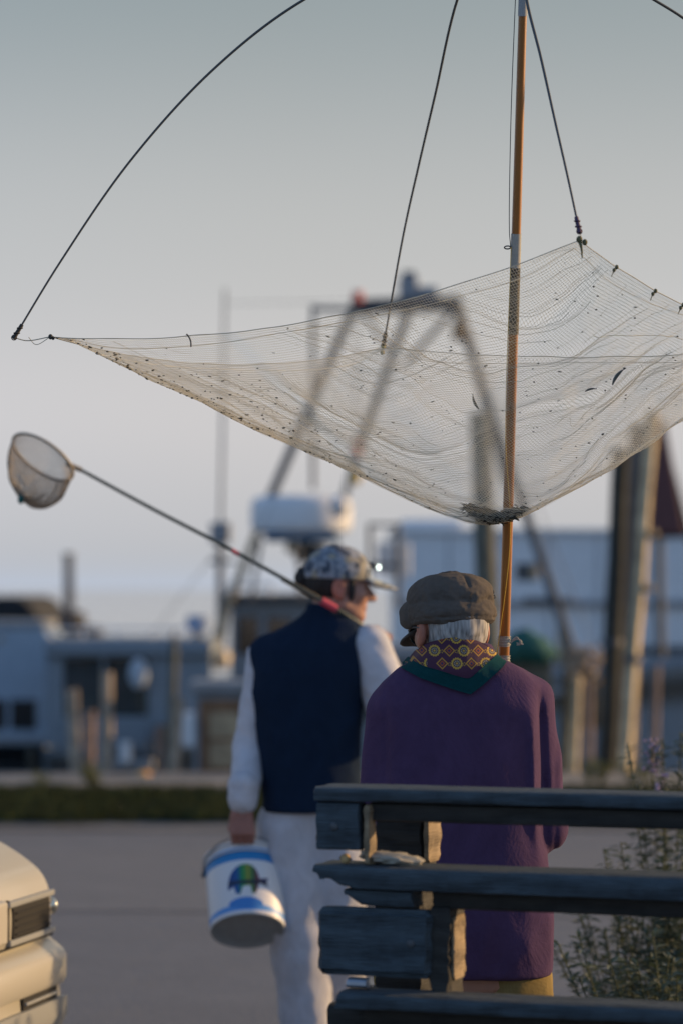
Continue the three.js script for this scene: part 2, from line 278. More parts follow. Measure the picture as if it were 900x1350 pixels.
// ---------------------------------------------------------------- quay: pilings and posts
function piling(label, pts, rpx, d, mat, o = {}) {                     // pts: foot and head in the survey, rpx: radius there
  const a = at(pts[0], pts[1], d), b = at(pts[2], pts[3], d + (o.back || 0)), r = rpx * d / F, k = b.clone().sub(a);
  const e = (-1.6 - a.y) / k.y; if (e < 0) { a.addScaledVector(k, e); k.copy(b).sub(a); }                     // driven into the harbour bed
  const n = o.square ? 4 : 14; let g = new THREE.CylinderGeometry(r * (o.taper || .94), r, b.distanceTo(a), n, 14, false, o.square || 0), p = g.attributes.position, L = b.distanceTo(a), s0 = rr(0, 50);
  for (let i = 0; i < p.count; i++) { const x = p.getX(i), y = p.getY(i), z = p.getZ(i), f = 1 + .10 * N3(x * 9 + s0, y * 1.2, z * 9); p.setXYZ(i, x * f + .02 * N3(y * .9, s0, 1), y + (y > L / 2 - .01 ? .03 * N3(x * 20, z * 20, s0) : 0), z * f); }
  g.computeVertexNormals(); if (o.square) g = toCreasedNormals(g, .7); const u = g.attributes.uv; for (let i = 0; i < u.count; i++) u.setXY(i, u.getX(i) * 2 * Math.PI * r, u.getY(i) * L);
  g.applyQuaternion(new THREE.Quaternion().setFromUnitVectors(UP, k.normalize())).translate((a.x + b.x) / 2, (a.y + b.y) / 2, (a.z + b.z) / 2);
  const t = thing(o.name || 'piling', label, o.category || 'piling', a.clone());
  mesh('shaft', g, mat, t);
  if (o.cap) mesh('cap', rod(b.clone().add(V(0, -.02, 0)), b.clone().add(V(0, .06, 0)), r * 1.08, r * .8, 14), o.cap, t);
  if (o.band) for (const f of o.band) { const q = a.clone().lerp(b, f); mesh('band', rod(q.clone().add(V(0, -.03, 0)), q.clone().add(V(0, .03, 0)), r * 1.12, r * 1.12, 12), M.darkSteel, t); }
  if (o.knob) for (const [f, sx] of o.knob) { const q = a.clone().lerp(b, f).add(V(r * sx, 0, .02)); mesh('knob', new THREE.SphereGeometry(r * .75, 10, 8).scale(1, .8, 1).translate(q.x, q.y, q.z), M.tanPaint, t); }
  return t;
}
const pilingMid = new THREE.MeshStandardMaterial({ color: lin(.22, .22, .17), roughness: .9, map: T.rough, bumpMap: T.rough, bumpScale: .01 });
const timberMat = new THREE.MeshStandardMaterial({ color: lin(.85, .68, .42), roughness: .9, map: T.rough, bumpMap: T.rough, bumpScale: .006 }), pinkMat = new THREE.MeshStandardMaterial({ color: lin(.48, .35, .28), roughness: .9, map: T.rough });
piling('thick olive grey piling rising behind the hat of the old man', [650, 1030, 630, 545], 17, 26, pilingMid, { taper: .8 });
piling('dark upright piling at the back of the group on the right', [797, 1030, 818, 592], 13, 25.2, M.pilingDark, { taper: .9, band: [.62] });
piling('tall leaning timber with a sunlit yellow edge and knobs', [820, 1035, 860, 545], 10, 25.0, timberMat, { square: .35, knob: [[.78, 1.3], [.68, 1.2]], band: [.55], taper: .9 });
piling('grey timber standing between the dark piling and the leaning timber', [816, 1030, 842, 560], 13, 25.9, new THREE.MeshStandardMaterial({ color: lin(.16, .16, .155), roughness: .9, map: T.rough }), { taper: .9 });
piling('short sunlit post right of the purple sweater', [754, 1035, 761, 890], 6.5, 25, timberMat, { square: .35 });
piling('pinkish post beside the short sunlit post', [773, 1035, 776, 900], 6, 25.6, pinkMat, {});
piling('stubby wooden post before the white ship hull', [862, 965, 865, 878], 5.5, 27.5, pinkMat, {});
piling('thin grey pole right of the leaning timber', [836, 1030, 838, 880], 3.6, 25.6, M.piling, {});
piling('slim weathered stake left of the dark piling', [797, 1035, 808, 880], 6, 25.3, M.piling, {});
piling('weathered stake low beside the purple sweater', [742, 1035, 748, 860], 8, 27, pilingMid, {});
piling('leaning pale piling next to the dark boat window on the left', [101, 1030, 95, 910], 8.5, 25.4, M.piling, { taper: .9 });
piling('greyish short piling between the two tall pale ones', [119, 1030, 119, 938], 7.5, 25.8, pinkMat, {});
piling('tallest pale piling before the blue boat cabin', [141, 1030, 142, 886], 8, 25.4, M.piling, {});
piling('thin stake at the far left of the quay', [41, 1030, 41, 988], 5, 25, M.pilingDark, {});
piling('leaning pale post just left of the wooden locker', [229, 1036, 239, 920], 7, 25, M.piling, {});
piling('grey piling before the stern of the blue boat', [226, 960, 229, 845], 6, 29, pilingMid, {});
piling('short brown stake left of the leaning post by the locker', [212, 1030, 210, 960], 5.5, 25.6, pinkMat, {});
{ const c = at(190, 1027, 24.2), t = thing('mooring_float', 'small round orange float lying on the quay edge', 'float', c); // round float with a rope eye
  mesh('ball', new THREE.SphereGeometry(.075, 18, 14).translate(c.x, c.y, c.z), wet(lin(.75, .38, .10), { roughness: .4 }), t); mesh('rope_eye', new THREE.TorusGeometry(.022, .007, 6, 12).translate(c.x, c.y + .085, c.z), M.wire, t); }
{ // wooden locker on the quay
  const d = 25, t = thing('dock_locker', 'wooden dock locker with a brown panel and a blue grey lid', 'locker', at(295, 1030, d));
  mesh('carcass', pxBlock(256, 911, 335, 1034, d, .6, .02), M.bluePaint, t);
  mesh('lid', pxBlock(249, 899, 344, 911, d - .1, .8, .015), M.greyPaint, t);
  mesh('side_panel', pxBlock(263, 922, 330, 1028, d - .02, .04, .005), M.rust, t);
  mesh('inset_panel', pxBlock(277, 940, 318, 1012, d - .035, .03, .005), M.tanPaint, t);
  mesh('rail', pxBlock(263, 972, 330, 978, d - .045, .02, .004), M.rust, t);
}
{ const d = 26.5, t = thing('net_heap', 'heap of teal green netting on a pallet behind the fishing pole', 'netting', at(690, 925, d)); // heap of net
  const c = at(692, 848, d); const f = join(.1, ball(c, .17, .13, .15), ball(c.clone().add(V(-.14, -.08, 0)), .16, .1, .12), ball(c.clone().add(V(.13, -.09, 0)), .15, .1, .13));
  mesh('heap', planeUV(nets((x, y, z) => f(x, y, z) + .03 * N3(x * 14, y * 14, z * 14), c.clone().add(V(-.5, -.35, -.4)), c.clone().add(V(.5, .3, .4)), .025)), M.teal, t);
  mesh('pallet', pxBlock(658, 866, 726, 940, d, .5, .01), pilingMid, t); }
{ const d = 26, t = thing('rope_pile', 'tangled tan rope and gear piled by the leaning timber', 'rope', at(770, 925, d)); const gs = [];
  for (let i = 0; i < 16; i++) { const c = at(rr(757, 785), rr(852, 895), d), r = rr(.05, .11), p = []; for (let k = 0; k < 7; k++) p.push(c.clone().add(V(Math.cos(k) * r, rr(-.08, .08), Math.sin(k) * r))); gs.push(pipe(p, .014, 24, 5)); }
  mesh('coil', gs, M.piling, t); mesh('crate', pxBlock(756, 893, 790, 960, d, .35, .01), pilingMid, t); }
// ---------------------------------------------------------------- boats
// boat hull: plan outline from stern to bow, flared sides
function hullGeo(x0, x1, z, beamW, yTop, yBot, sheer = .4) {           // bow towards x1
  const n = 24, m = 8, P = [], I = [];
  for (let s = -1; s <= 1; s += 2) for (let i = 0; i <= n; i++) for (let j = 0; j <= m; j++) {
    const t = i / n, v = j / m, w = beamW * .5 * Math.pow(Math.max(0, 1 - Math.pow(t, 3.2)), .7) * (.75 + .25 * v), x = x0 + (x1 - x0) * t * (1 - .05 * (1 - v) * t);
    P.push(x, yBot + (yTop + sheer * t * t - yBot) * v, z + s * w);
  }
  const R = (n + 1) * (m + 1); for (let s = 0; s < 2; s++) for (let i = 0; i < n; i++) for (let j = 0; j < m; j++) { const a = s * R + i * (m + 1) + j, b = a + m + 1; s ? I.push(a, b, a + 1, b, b + 1, a + 1) : I.push(a, a + 1, b, b, a + 1, b + 1); }
  for (let i = 0; i < n; i++) { const a = i * (m + 1) + m - 1, b = a + R, c = a + m + 1, e = c + R; I.push(a, c, b, c, e, b); }
  for (let j = 0; j < m; j++) I.push(j, R + j, j + 1, R + j, R + j + 1, j + 1);
  const g = new THREE.BufferGeometry(); g.setAttribute('position', new THREE.BufferAttribute(new Float32Array(P), 3)); g.setIndex(I); g.computeVertexNormals(); return planeUV(g);
}
{ // trawler with the A-shaped gantry, seen over its stern
  const d = 34, k = d / F, t = thing('trawler', 'fishing trawler with a tall A-shaped grey gantry behind the two men', 'fishing boat', at(520, 1060, d).setY(-1.25));
  const A = (x, y, dd = 0) => at(x, y, d + dd), px = n => n * k;
  mesh('hull', hullGeo(A(250, 0).x, A(800, 0).x + 2.4, -d - .4, 3.2, .5, -1.6), M.bluePaint, t);
  mesh('deck', slab(A(262, 0).x, A(800, 0).x, .38, .46, -d - 1.7, -d + 1.0, .02), M.greyPaint, t);
  const mLeg = wet(lin(.085, .10, .115), { roughness: .75, map: T.mottle }), legs = [[470, 396, 352, 668, 0], [596, 392, 757, 868, 0], [540, 405, 466, 610, 1.6], [604, 400, 668, 640, 1.6]];
  for (const [x0, y0, x1, y1, dd] of legs) mesh('gantry_leg', rod(A(x1, y1, dd), A(x0, y0, dd), px(7), px(6), 10), mLeg, t);
  mesh('gantry_leg', rod(A(262, 900), A(352, 668), px(6), px(5.5), 10), M.tanPaint, t);  // lower stretch of the grey leg in tan: sunlight put into its colour
  mesh('gantry_leg', rod(A(442, 700, 1.6), A(466, 610, 1.6), px(5), px(5), 10), M.steel, t);
  mesh('crossbar', [beam(A(462, 402), A(606, 397), px(13), .2), beam(A(470, 412), A(600, 408), px(4), .2)], M.darkSteel, t);
  mesh('strut', rod(A(596, 410, 1), A(535, 478, 1), px(4), px(4)), M.steel, t);
  mesh('strut', rod(A(476, 410, .6), A(520, 470, .6), px(3), px(3)), M.steel, t);
  mesh('boom', [rod(A(411, 407), A(470, 408), px(3.5), px(3.5)), rod(A(413, 402), A(413, 645), px(3.2), px(3.2))], M.steel, t);
  mesh('block', pxBlock(596, 424, 612, 448, d - .1, .2, .03), M.rust, t);
  { const b = mesh('radar', pxBlock(526, 363, 551, 396, d, .5, .03), M.bluePaint, t); b.material = M.greyPaint; mesh('housing', pxBlock(551, 377, 577, 396, d + .02, .4, .03), M.bluePaint, b); mesh('cover', pxBlock(530, 357, 547, 364, d + .05, .3, .02), M.darkSteel, b); }
  mesh('port_lamp', [new THREE.CylinderGeometry(px(7), px(7), px(14), 12).translate(...A(471, 391, -.2).toArray())], M.red, t);
  mesh('shackle', [new THREE.CylinderGeometry(px(6), px(6), px(20), 10).translate(...A(469, 592, -.3).toArray())], M.red, t);
  mesh('float', [new THREE.SphereGeometry(px(7), 12, 10).scale(1, 1.3, 1).translate(...A(469, 630, -.3).toArray())], M.yellow, t);
  mesh('tackle', [rod(A(469, 600, -.3), A(469, 622, -.3), px(2), px(2)), rod(A(471, 405, -.3), A(469, 582, -.3), px(1), px(1))], M.wire, t);
  // white flying bridge box, blue underneath
  { const a = A(330, 703, -.2), b = A(463, 653, -.2), R = (b.x - a.x) / 2, h = b.y - a.y; mesh('bridge_roof', new THREE.LatheGeometry([[0, 0], [R * .86, 0], [R * .95, h * .08], [R, h * .2], [R, h * .7], [R * .97, h * .86], [R * .9, h * .95], [R * .7, h], [0, h * 1.02]].map(p => new THREE.Vector2(...p)), 40).scale(1, 1, .8).translate((a.x + b.x) / 2, a.y, a.z - .2), M.whitePaint, t); }
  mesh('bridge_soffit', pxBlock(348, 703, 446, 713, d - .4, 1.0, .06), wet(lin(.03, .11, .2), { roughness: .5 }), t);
  { const e = mesh('life_ring', new THREE.SphereGeometry(px(15), 16, 12).scale(.8, 1, .8).translate(...A(447, 668, -.9).toArray()), M.whitePaint, t); mesh('lashing', new THREE.TorusGeometry(px(13), px(1.5), 6, 16).rotateX(1.57).translate(...A(447, 668, -.9).toArray()), M.tanPaint, e); }
  for (const [x0, y0, x1, y1] of [[395, 712, 395, 790], [344, 712, 330, 800], [445, 712, 452, 800]]) mesh('stanchion', rod(A(x1, y1), A(x0, y0), px(3), px(3)), M.steel, t);
  mesh('winch', [pxBlock(388, 716, 432, 742, d + .2, .5, .06), pxBlock(400, 706, 414, 716, d + .1, .3, .03)], M.darkSteel, t);
  mesh('searchlight', new THREE.SphereGeometry(px(8), 12, 10).translate(...A(384, 722, -.3).toArray()), M.tanPaint, t);
  // wheelhouse
  const wh = mesh('wheelhouse', pxBlock(304, 792, 452, 1000, d + .3, 2.2, .06), M.bluePaint, t);
  for (const [x0, x1] of [[312, 342], [352, 388], [398, 440]]) mesh('window', pxBlock(x0, 812, x1, 862, d + .27, .06, .02), M.darkGlass, wh);
  mesh('visor', pxBlock(294, 783, 462, 793, d + .05, 2.6, .02), M.darkSteel, t);
  mesh('handrail', [rod(A(300, 772), A(360, 772), px(2), px(2)), rod(A(300, 785), A(300, 772), px(2), px(2)), rod(A(358, 785), A(358, 772), px(2), px(2))], M.whitePaint, t);
  mesh('deck_lamp', [new THREE.SphereGeometry(px(15), 14, 12).translate(...A(290, 868, -.6).toArray())], wet(lin(.6, .5, .36), { roughness: .3 }), t);
  mesh('post', rod(A(268, 920), A(268, 862), px(7), px(7)), M.tanPaint, t);
  mesh('crane_arm', beam(A(288, 868, -.3), A(300, 800, -.3), px(9), .12), M.tanPaint, t);
  // mast with a boxy crosstree, left of the gantry
  const ms = mesh('mast', [rod(A(291, 880, 1), A(291, 700, 1), px(5.5), px(5)), rod(A(291, 700, 1), A(297, 380, 1), px(2.4), px(1.6))], M.steel, t);
  mesh('crosstree', pxBlock(277, 688, 304, 716, d + .9, .35, .03), M.greyPaint, ms);
  mesh('crosstree', [rod(A(276, 740, 1), A(312, 740, 1), px(2.5), px(2.5))], M.steel, ms);
  mesh('rigging', [rod(A(297, 400, 1), A(596, 395, 1), px(.5), px(.5), 4), rod(A(605, 400), A(800, 900), px(.7), px(.7), 4), rod(A(470, 410), A(255, 900, -1), px(.6), px(.6), 4), rod(A(291, 720, 1), A(190, 850, 1), px(.6), px(.6), 4)], M.wire, t);
  mesh('bulwark', pxBlock(690, 788, 752, 798, d, .25, .02), M.darkSteel, t); mesh('davit', rod(A(755, 868), A(785, 930), px(4), px(4)), M.darkSteel, t);
  mesh('floodlight', [pxBlock(680, 742, 706, 766, d - .1, .3, .03)], M.darkSteel, t);
  mesh('floodlight_face', [pxBlock(699, 744, 709, 764, d - .14, .22, .02)], M.tanPaint, t);
  mesh('rail', [rod(A(484, 745, 1), A(530, 745, 1), px(3), px(3)), rod(A(487, 690, 1), A(487, 790, 1), px(3.5), px(3.5)), rod(A(524, 690, 1), A(524, 800, 1), px(4), px(4)), rod(A(484, 692, 1), A(528, 692, 1), px(2.5), px(2.5))], M.steel, t);
  mesh('gear', [pxBlock(497, 715, 540, 760, d + 1.2, .3, .03)], M.whitePaint, t);
  const aft = mesh('fish_hatch', pxBlock(470, 850, 640, 1010, d + .6, 1.0, .05), M.greyPaint, t);
  mesh('hatch_board', pxBlock(482, 868, 628, 900, d + .56, .06, .01), M.darkSteel, aft);
}
{ // big white ship behind on the right: pale superstructure over a dark hull
  const d = 44, t = thing('white_ship', 'large white ship with a long pale wall and dark lower hull', 'ship', at(800, 1060, d).setY(-1.25));
  const x0 = at(520, 0, d).x, x1 = at(1120, 0, d).x, Y = y => at(600, y, d).y;
  mesh('superstructure', slab(x0, x1, Y(868), Y(700), -d - 5, -d, .08), M.whitePaint, t);
  mesh('roof_edge', slab(x0 - .05, x1 + .05, Y(703), Y(697), -d - 5, -d + .08, .02), M.whitePaint, t);
  mesh('roof_edge', slab(x0 + .1, at(610, 0, d).x, Y(697), Y(684), -d - 3, -d - .4, .03), M.whitePaint, t);
  for (const x of [590, 655, 720, 785, 850, 915, 980]) mesh('panel_seam', slab(at(x, 0, d).x - .012, at(x, 0, d).x + .012, Y(850), Y(706), -d - .01, -d + .012, .004), M.greyPaint, t);
  mesh('rubbing_rail', slab(at(520, 0, d).x, x1, Y(800), Y(791), -d, -d + .1, .02), M.greyPaint, t);
  mesh('rubbing_rail', slab(at(838, 0, d).x, x1, Y(862), Y(851), -d, -d + .14, .03), M.darkSteel, t);
  mesh('side_deck', slab(x0, x1, Y(900), Y(868), -d - 4, -d + .3, .03), M.whitePaint, t);
  mesh('hull', slab(x0 - .3, x1 + 1, -1.6, Y(918), -d - 5, -d + .4, .15), M.darkSteel, t);
  mesh('gunwale', slab(x0 - .3, x1 + 1, Y(918), Y(905), -d - 5, -d + .5, .05), M.greyPaint, t);
  for (const [x, y] of [[708, 838], [722, 846], [738, 826], [748, 850], [560, 835]]) mesh('deck_post', rod(at(x, 905, d - .5), at(x, y, d - .5), .06, .05, 8), x % 4 ? M.tanPaint : M.greyPaint, t);
  for (const [x0, y0, x1, y1, m] of [[700, 870, 716, 900, M.rust], [730, 862, 750, 895, M.whitePaint], [868, 872, 880, 902, M.whitePaint], [548, 862, 580, 900, M.tanPaint], [590, 872, 606, 900, M.bluePaint]]) mesh('deck_box', pxBlock(x0, y0, x1, y1, d - .45, .4, .03), m, t);
  mesh('deck_rail', rod(at(640, 872, d - .35), at(1000, 874, d - .35), .025, .025, 6), M.whitePaint, t);
  for (const x of [560, 840, 900]) mesh('fender', rod(at(x, 985, d - .6), at(x, 925, d - .6), .13, .13, 12), M.bluePaint, t);
}
{ // maroon sail-shaped stack cover with stays, beyond the leaning timber
  const d = 40, t = thing('moored_smack', 'boat with a maroon furled sail and stays beyond the leaning timber', 'sailboat', at(885, 1060, d).setY(-1.25));
  mesh('hull', hullGeo(at(815, 0, d).x, at(1100, 0, d).x, -d, 2, .2, -1.6), M.darkSteel, t);
  mesh('mast', rod(at(872, 1000, d), at(866, 545, d), .07, .05), M.darkSteel, t);
  { const a = at(866, 560, d), b = at(897, 702, d), c = at(856, 702, d), s = new THREE.Shape([new THREE.Vector2(a.x - .04, a.y), new THREE.Vector2(a.x + .06, a.y), new THREE.Vector2(b.x, b.y), new THREE.Vector2(c.x, c.y)]);
    mesh('furled_sail', new THREE.ExtrudeGeometry(s, { depth: .25, bevelEnabled: true, bevelSize: .04, bevelThickness: .04, bevelSegments: 2 }).translate(0, 0, -d - .1), M.maroon, t); }
  mesh('stay', [rod(at(868, 548, d), at(960, 900, d), .018, .018, 5), rod(at(868, 548, d), at(918, 760, d), .022, .022, 5)], M.pilingDark, t);
  mesh('boom', rod(at(850, 706, d), at(905, 704, d), .06, .05), M.darkSteel, t);
}
{ // blue boat with an open-sided cabin
  const d = 31, t = thing('cabin_boat', 'blue grey boat with a flat-roofed cabin behind the pale pilings', 'boat', at(180, 1060, d).setY(-1.25)), A = (x, y, dd = 0) => at(x, y, d + dd);
  mesh('hull', hullGeo(A(60, 0).x, A(300, 0).x + .6, -d - 1, 2.2, at(100, 985, d).y, -1.6, .1), M.bluePaint, t);
  mesh('gunwale', slab(A(120, 0).x, A(206, 0).x, at(0, 1012, d).y, at(0, 1000, d).y, -d - .1, -d + .25, .02), M.greyPaint, t);
  mesh('cabin_roof', slab(A(60, 0).x, A(282, 0).x, at(0, 866, d).y, at(0, 843, d).y, -d - 2.2, -d, .05), M.bluePaint, t);
  const w = mesh('cabin_wall', [pxBlock(196, 866, 280, 975, d + .1, .12, .02), pxBlock(78, 945, 196, 985, d + .1, .12, .02), pxBlock(62, 866, 84, 985, d + .1, .12, .02), pxBlock(60, 866, 280, 985, d + 2.0, .1, .02)], M.bluePaint, t);
  mesh('window', pxBlock(84, 868, 194, 945, d + .17, .02, .005), new THREE.MeshPhysicalMaterial({ color: lin(.25, .3, .32), roughness: .05, transmission: .85, thickness: 0 }), w);
  mesh('mullion', pxBlock(134, 866, 139, 945, d + .09, .1, .01), M.bluePaint, w);
  { const c = A(183, 888, -.15); mesh('lifebuoy', new THREE.SphereGeometry(.13, 16, 12).scale(.8, 1.25, .5).translate(c.x, c.y, c.z), wet(lin(.4, .45, .5)), t); }
  mesh('seat', pxBlock(145, 905, 185, 945, d + .8, .5, .04), M.darkSteel, t);
  { const c = A(262, 822, .4); const b = mesh('radome', new THREE.CylinderGeometry(.125, .14, .17, 18).translate(c.x, c.y, c.z), wet(lin(.26, .33, .45)), t); mesh('radome_foot', rod(A(262, 846, .4), A(262, 832, .4), .07, .05), M.bluePaint, b); }
  for (const x of [66, 110, 156, 202, 246]) mesh('stanchion', rod(A(x, 843, .1), A(x, 828, .1), .014, .014, 6), M.whitePaint, t); mesh('handrail', rod(A(66, 829, .1), A(246, 829, .1), .014, .014, 6), M.whitePaint, t);
  mesh('fish_box', pxBlock(204, 958, 224, 990, d - .3, .4, .02), M.rust, t); mesh('bucket_rack', pxBlock(240, 940, 262, 985, d - .2, .3, .02), M.whitePaint, t); mesh('rope_coil', new THREE.TorusGeometry(.09, .03, 8, 18).translate(...A(110, 955, -.1).toArray()), M.piling, t);
  mesh('fender', rod(A(166, 1004, -.3), A(166, 978, -.3), .06, .06, 10), M.whitePaint, t); mesh('console', pxBlock(100, 915, 128, 945, d + .7, .3, .03), M.whitePaint, t);
  mesh('aerial', rod(A(229, 846, .5), A(229, 826, .5), .03, .02), M.greyPaint, t);
}
{ // white cabin at the far left edge
  const d = 33.5, t = thing('white_cruiser', 'white cabin cruiser cut off by the left edge with dark windows', 'boat', at(20, 1060, d).setY(-1.25)), A = (x, y, dd = 0) => at(x, y, d + dd);
  mesh('hull', hullGeo(A(-400, 0).x, A(80, 0).x, -d - .9, 2.4, at(0, 978, d).y, -1.6, .05), M.darkSteel, t);
  const s = new THREE.Shape(), q = (x, y) => new THREE.Vector2(A(x, y).x, A(x, y).y);
  s.setFromPoints([q(-380, 980), q(-380, 850), q(-300, 826), q(52, 828), q(70, 850), q(86, 970), q(84, 980)]);
  const c = mesh('cabin', new THREE.ExtrudeGeometry(s, { depth: 1.7, bevelEnabled: true, bevelSize: .03, bevelThickness: .03, bevelSegments: 2 }).translate(0, 0, -d - 1.7), wet(lin(.34, .42, .50), { roughness: .5, map: T.mottle }), t);
  for (const [x0, x1] of [[-120, -60], [-50, 8], [14, 48]]) mesh('window', pxBlock(x0, 922, x1, 962, d - .05, .06, .02), M.darkGlass, c);
  mesh('cabin_roof', pxBlock(-310, 819, 56, 829, d - .06, 1.9, .03), M.greyPaint, t);
  mesh('rubbing_rail', pxBlock(-390, 972, 80, 982, d - .1, .1, .02), M.greyPaint, t);
  { const p = A(1, 843, -.2); mesh('side_lamp', new THREE.SphereGeometry(.035, 10, 8).translate(p.x, p.y, p.z), M.tanPaint, t); }
}
{ // dark roofed building and chimney far left
  const d = 75, t = thing('boathouse', 'dark roofed boathouse on the skyline at the left edge', 'building', at(20, 900, d).setY(-1)), A = (x, y) => at(x, y, d);
  const s = new THREE.Shape(), q = (x, y) => new THREE.Vector2(A(x, y).x, A(x, y).y);
  s.setFromPoints([q(-420, 850), q(-400, 790), q(20, 786), q(36, 794), q(66, 836), q(66, 850)]);
  mesh('roof', new THREE.ExtrudeGeometry(s, { depth: 8, bevelEnabled: false }).translate(0, 0, -d - 8), wet(lin(.03, .032, .036), { roughness: .9, map: T.rough }), t);
  mesh('wall', slab(A(-410, 0).x, A(58, 0).x, -1.2, A(0, 850).y, -d - 7.8, -d - .2, .03), M.greyPaint, t);
  mesh('window', slab(A(-60, 0).x, A(-20, 0).x, .2, 1, -d - .25, -d - .15, .02), M.darkGlass, t);
}
{ const d = 60, t = thing('harbour_beacon', 'dark slender beacon tower with a widening foot, left skyline', 'beacon', at(92, 860, d).setY(-1.2)), A = (x, y) => at(x, y, d), k = d / F;
  mesh('column', rod(A(92, 850), A(91, 732), k * 7.5, k * 6, 12), wet(lin(.06, .062, .068)), t);
  mesh('lantern', [rod(A(91, 735), A(91, 729), k * 8, k * 7, 12)], M.darkSteel, t);
  mesh('foot', [pxBlock(78, 806, 108, 860, d + .2, 1.2, .1), pxBlock(70, 826, 130, 900, d + .3, 1.6, .15)], wet(lin(.05, .052, .06)), t); }
// ---------------------------------------------------------------- people
// a head in its own axes: face towards +z, ears on x, origin between the ears at eye level
function headField(o = {}) {
  const skull = ball(V(0, .022, -.012), .076, .088, .096), face = ball(V(0, -.045, .032), .058, .078, .062), chin = ball(V(0, -.098, .066), .024, .02, .022), jaw = join(.02, cone(V(-.048, -.06, .01), V(-.012, -.096, .06), .024, .018), cone(V(.048, -.06, .01), V(.012, -.096, .06), .024, .018));
  const nose = join(.012, cone(V(0, .006, .088), V(0, -.034, .114), .009, .0125), ball(V(-.011, -.036, .101), .009), ball(V(.011, -.036, .101), .009)), brow = cone(V(-.034, .022, .078), V(.034, .022, .078), .015, .015);
  const cheek = join(.01, ball(V(-.04, -.022, .066), .023), ball(V(.04, -.022, .066), .023)), lips = join(.004, cone(V(-.02, -.064, .086), V(.02, -.064, .086), .006, .006), cone(V(-.015, -.072, .085), V(.015, -.072, .085), .0065, .0065));
  const eyes = join(.001, ball(V(-.031, .004, .080), .0115), ball(V(.031, .004, .080), .0115));
  const ear = s => { const a = ball(V(s * .083, -.008, -.010), .010, .034, .021), b = ball(V(s * .092, -.004, -.004), .006, .018, .010), lobe = ball(V(s * .079, -.036, -.002), .008, .01, .009); return (x, y, z) => smax(smin(a(x, y, z), lobe(x, y, z), .01), -b(x, y, z), .006); };
  const eL = ear(-1), eR = ear(1), neck = cone(V(0, -.05, -.022), V(0, -.20, -.045), .056, .062);
  return (x, y, z) => {
    let d = smin(skull(x, y, z), face(x, y, z), .03); d = smin(d, jaw(x, y, z), .02); d = smin(d, chin(x, y, z), .02); d = smin(d, brow(x, y, z), .015); d = smin(d, cheek(x, y, z), .025);
    d = smax(d, -Math.min(Math.hypot(x + .031, y - .004, z - .098), Math.hypot(x - .031, y - .004, z - .098)) + .016, .012);
    d = smin(d, eyes(x, y, z), .003); d = smin(d, nose(x, y, z), .012); d = smin(d, lips(x, y, z), .007); d = smin(d, eL(x, y, z), .008); d = smin(d, eR(x, y, z), .008);
    return smin(d, neck(x, y, z), .03);
  };
}
function skinTone(base) { return (x, y, z) => { let c = base.slice(); const e = Math.min(Math.hypot(x + .031, y - .004, z - .091), Math.hypot(x - .031, y - .004, z - .091));
  if (e < .0055) c = [.02, .015, .012]; else if (e < .0095 && z > .083) c = [.5, .48, .45];
  if (z > .08 && Math.abs(x) < .021 && y < -.057 && y > -.079) c = [base[0] * .85, base[1] * .55, base[2] * .55];
  if (Math.abs(y - .024) < .006 && z > .07 && Math.abs(x) > .012 && Math.abs(x) < .05) c = base.map(v => v * .3);
  if (Math.abs(x) > .073 && y > -.05 && y < .03) c = [c[0] * 1.05, c[1] * .75, c[2] * .7];
  const k = 1 + .12 * N3(x * 60, y * 60, z * 60); return c.map(v => v * k); }; }
// hand closed round a bar of radius rc: C bar centre, a bar direction, n towards the back of the hand, f where the fingers start to run
function gripHand(C, a, n, f, rc, side = 1) {
  a = a.clone().normalize(); n = n.clone().addScaledVector(a, -n.dot(a)).normalize(); f = V().crossVectors(a, n).multiplyScalar(Math.sign(V().crossVectors(a, n).dot(f)) || 1).normalize();
  const fs = [], len = [.93, 1.0, .96, .8], wrist = C.clone().addScaledVector(n, rc + .018).addScaledVector(f, -.098);
  const P = (deg, off, R) => C.clone().addScaledVector(a, off).addScaledVector(n, Math.cos(deg * Math.PI / 180) * R).addScaledVector(f, Math.sin(deg * Math.PI / 180) * R);
  const palm = [];
  for (let i = 0; i < 4; i++) {
    const off = (1.5 - i) * .0195 * side, R = rc + .0095, k = len[i];
    const A = P(-8, off, R + .006), B = P(8 + 62 * k, off * .98, R + .002), D = P(8 + 122 * k, off * .95, R), E = P(8 + 165 * k, off * .92, R - .001);
    fs.push([A, B, .0098, .009], [B, D, .009, .0083], [D, E, .0083, .0072]);
    palm.push([wrist.clone().addScaledVector(a, off * .5), A, .015, .0125]);
  }
  const tb = wrist.clone().lerp(C.clone().addScaledVector(n, rc + .014), .35).addScaledVector(a, .026 * side), t1 = P(-62, .036 * side, rc + .014), t2 = P(-110, .026 * side, rc + .010), t3 = P(-150, .016 * side, rc + .009);
  palm.push([tb, t1, .0145, .0115], [t1, t2, .0112, .0098], [t2, t3, .0098, .0082]);
  const fingers = fs.map(s => cone(...s)), pf = join(.012, ...palm.map(s => cone(...s)));
  const field = (x, y, z) => { let d = pf(x, y, z); for (const q of fingers) d = smin(d, q(x, y, z), .004); return d; };
  const lo = V(1e9, 1e9, 1e9), hi = V(-1e9, -1e9, -1e9); for (const s of [...fs, ...palm]) for (const q of [s[0], s[1]]) { lo.min(q); hi.max(q); }
  return { field, wrist, lo: lo.addScalar(-.02), hi: hi.addScalar(.02) };
}
function bend(g, m) { g.applyMatrix4(m); return g; }
function frame(origin, face, pitch, roll = 0) {                        // face: yaw from +z; pitch down
  return new THREE.Matrix4().makeTranslation(origin.x, origin.y, origin.z).multiply(new THREE.Matrix4().makeRotationFromEuler(new THREE.Euler(pitch, face, roll, 'YXZ')));
}
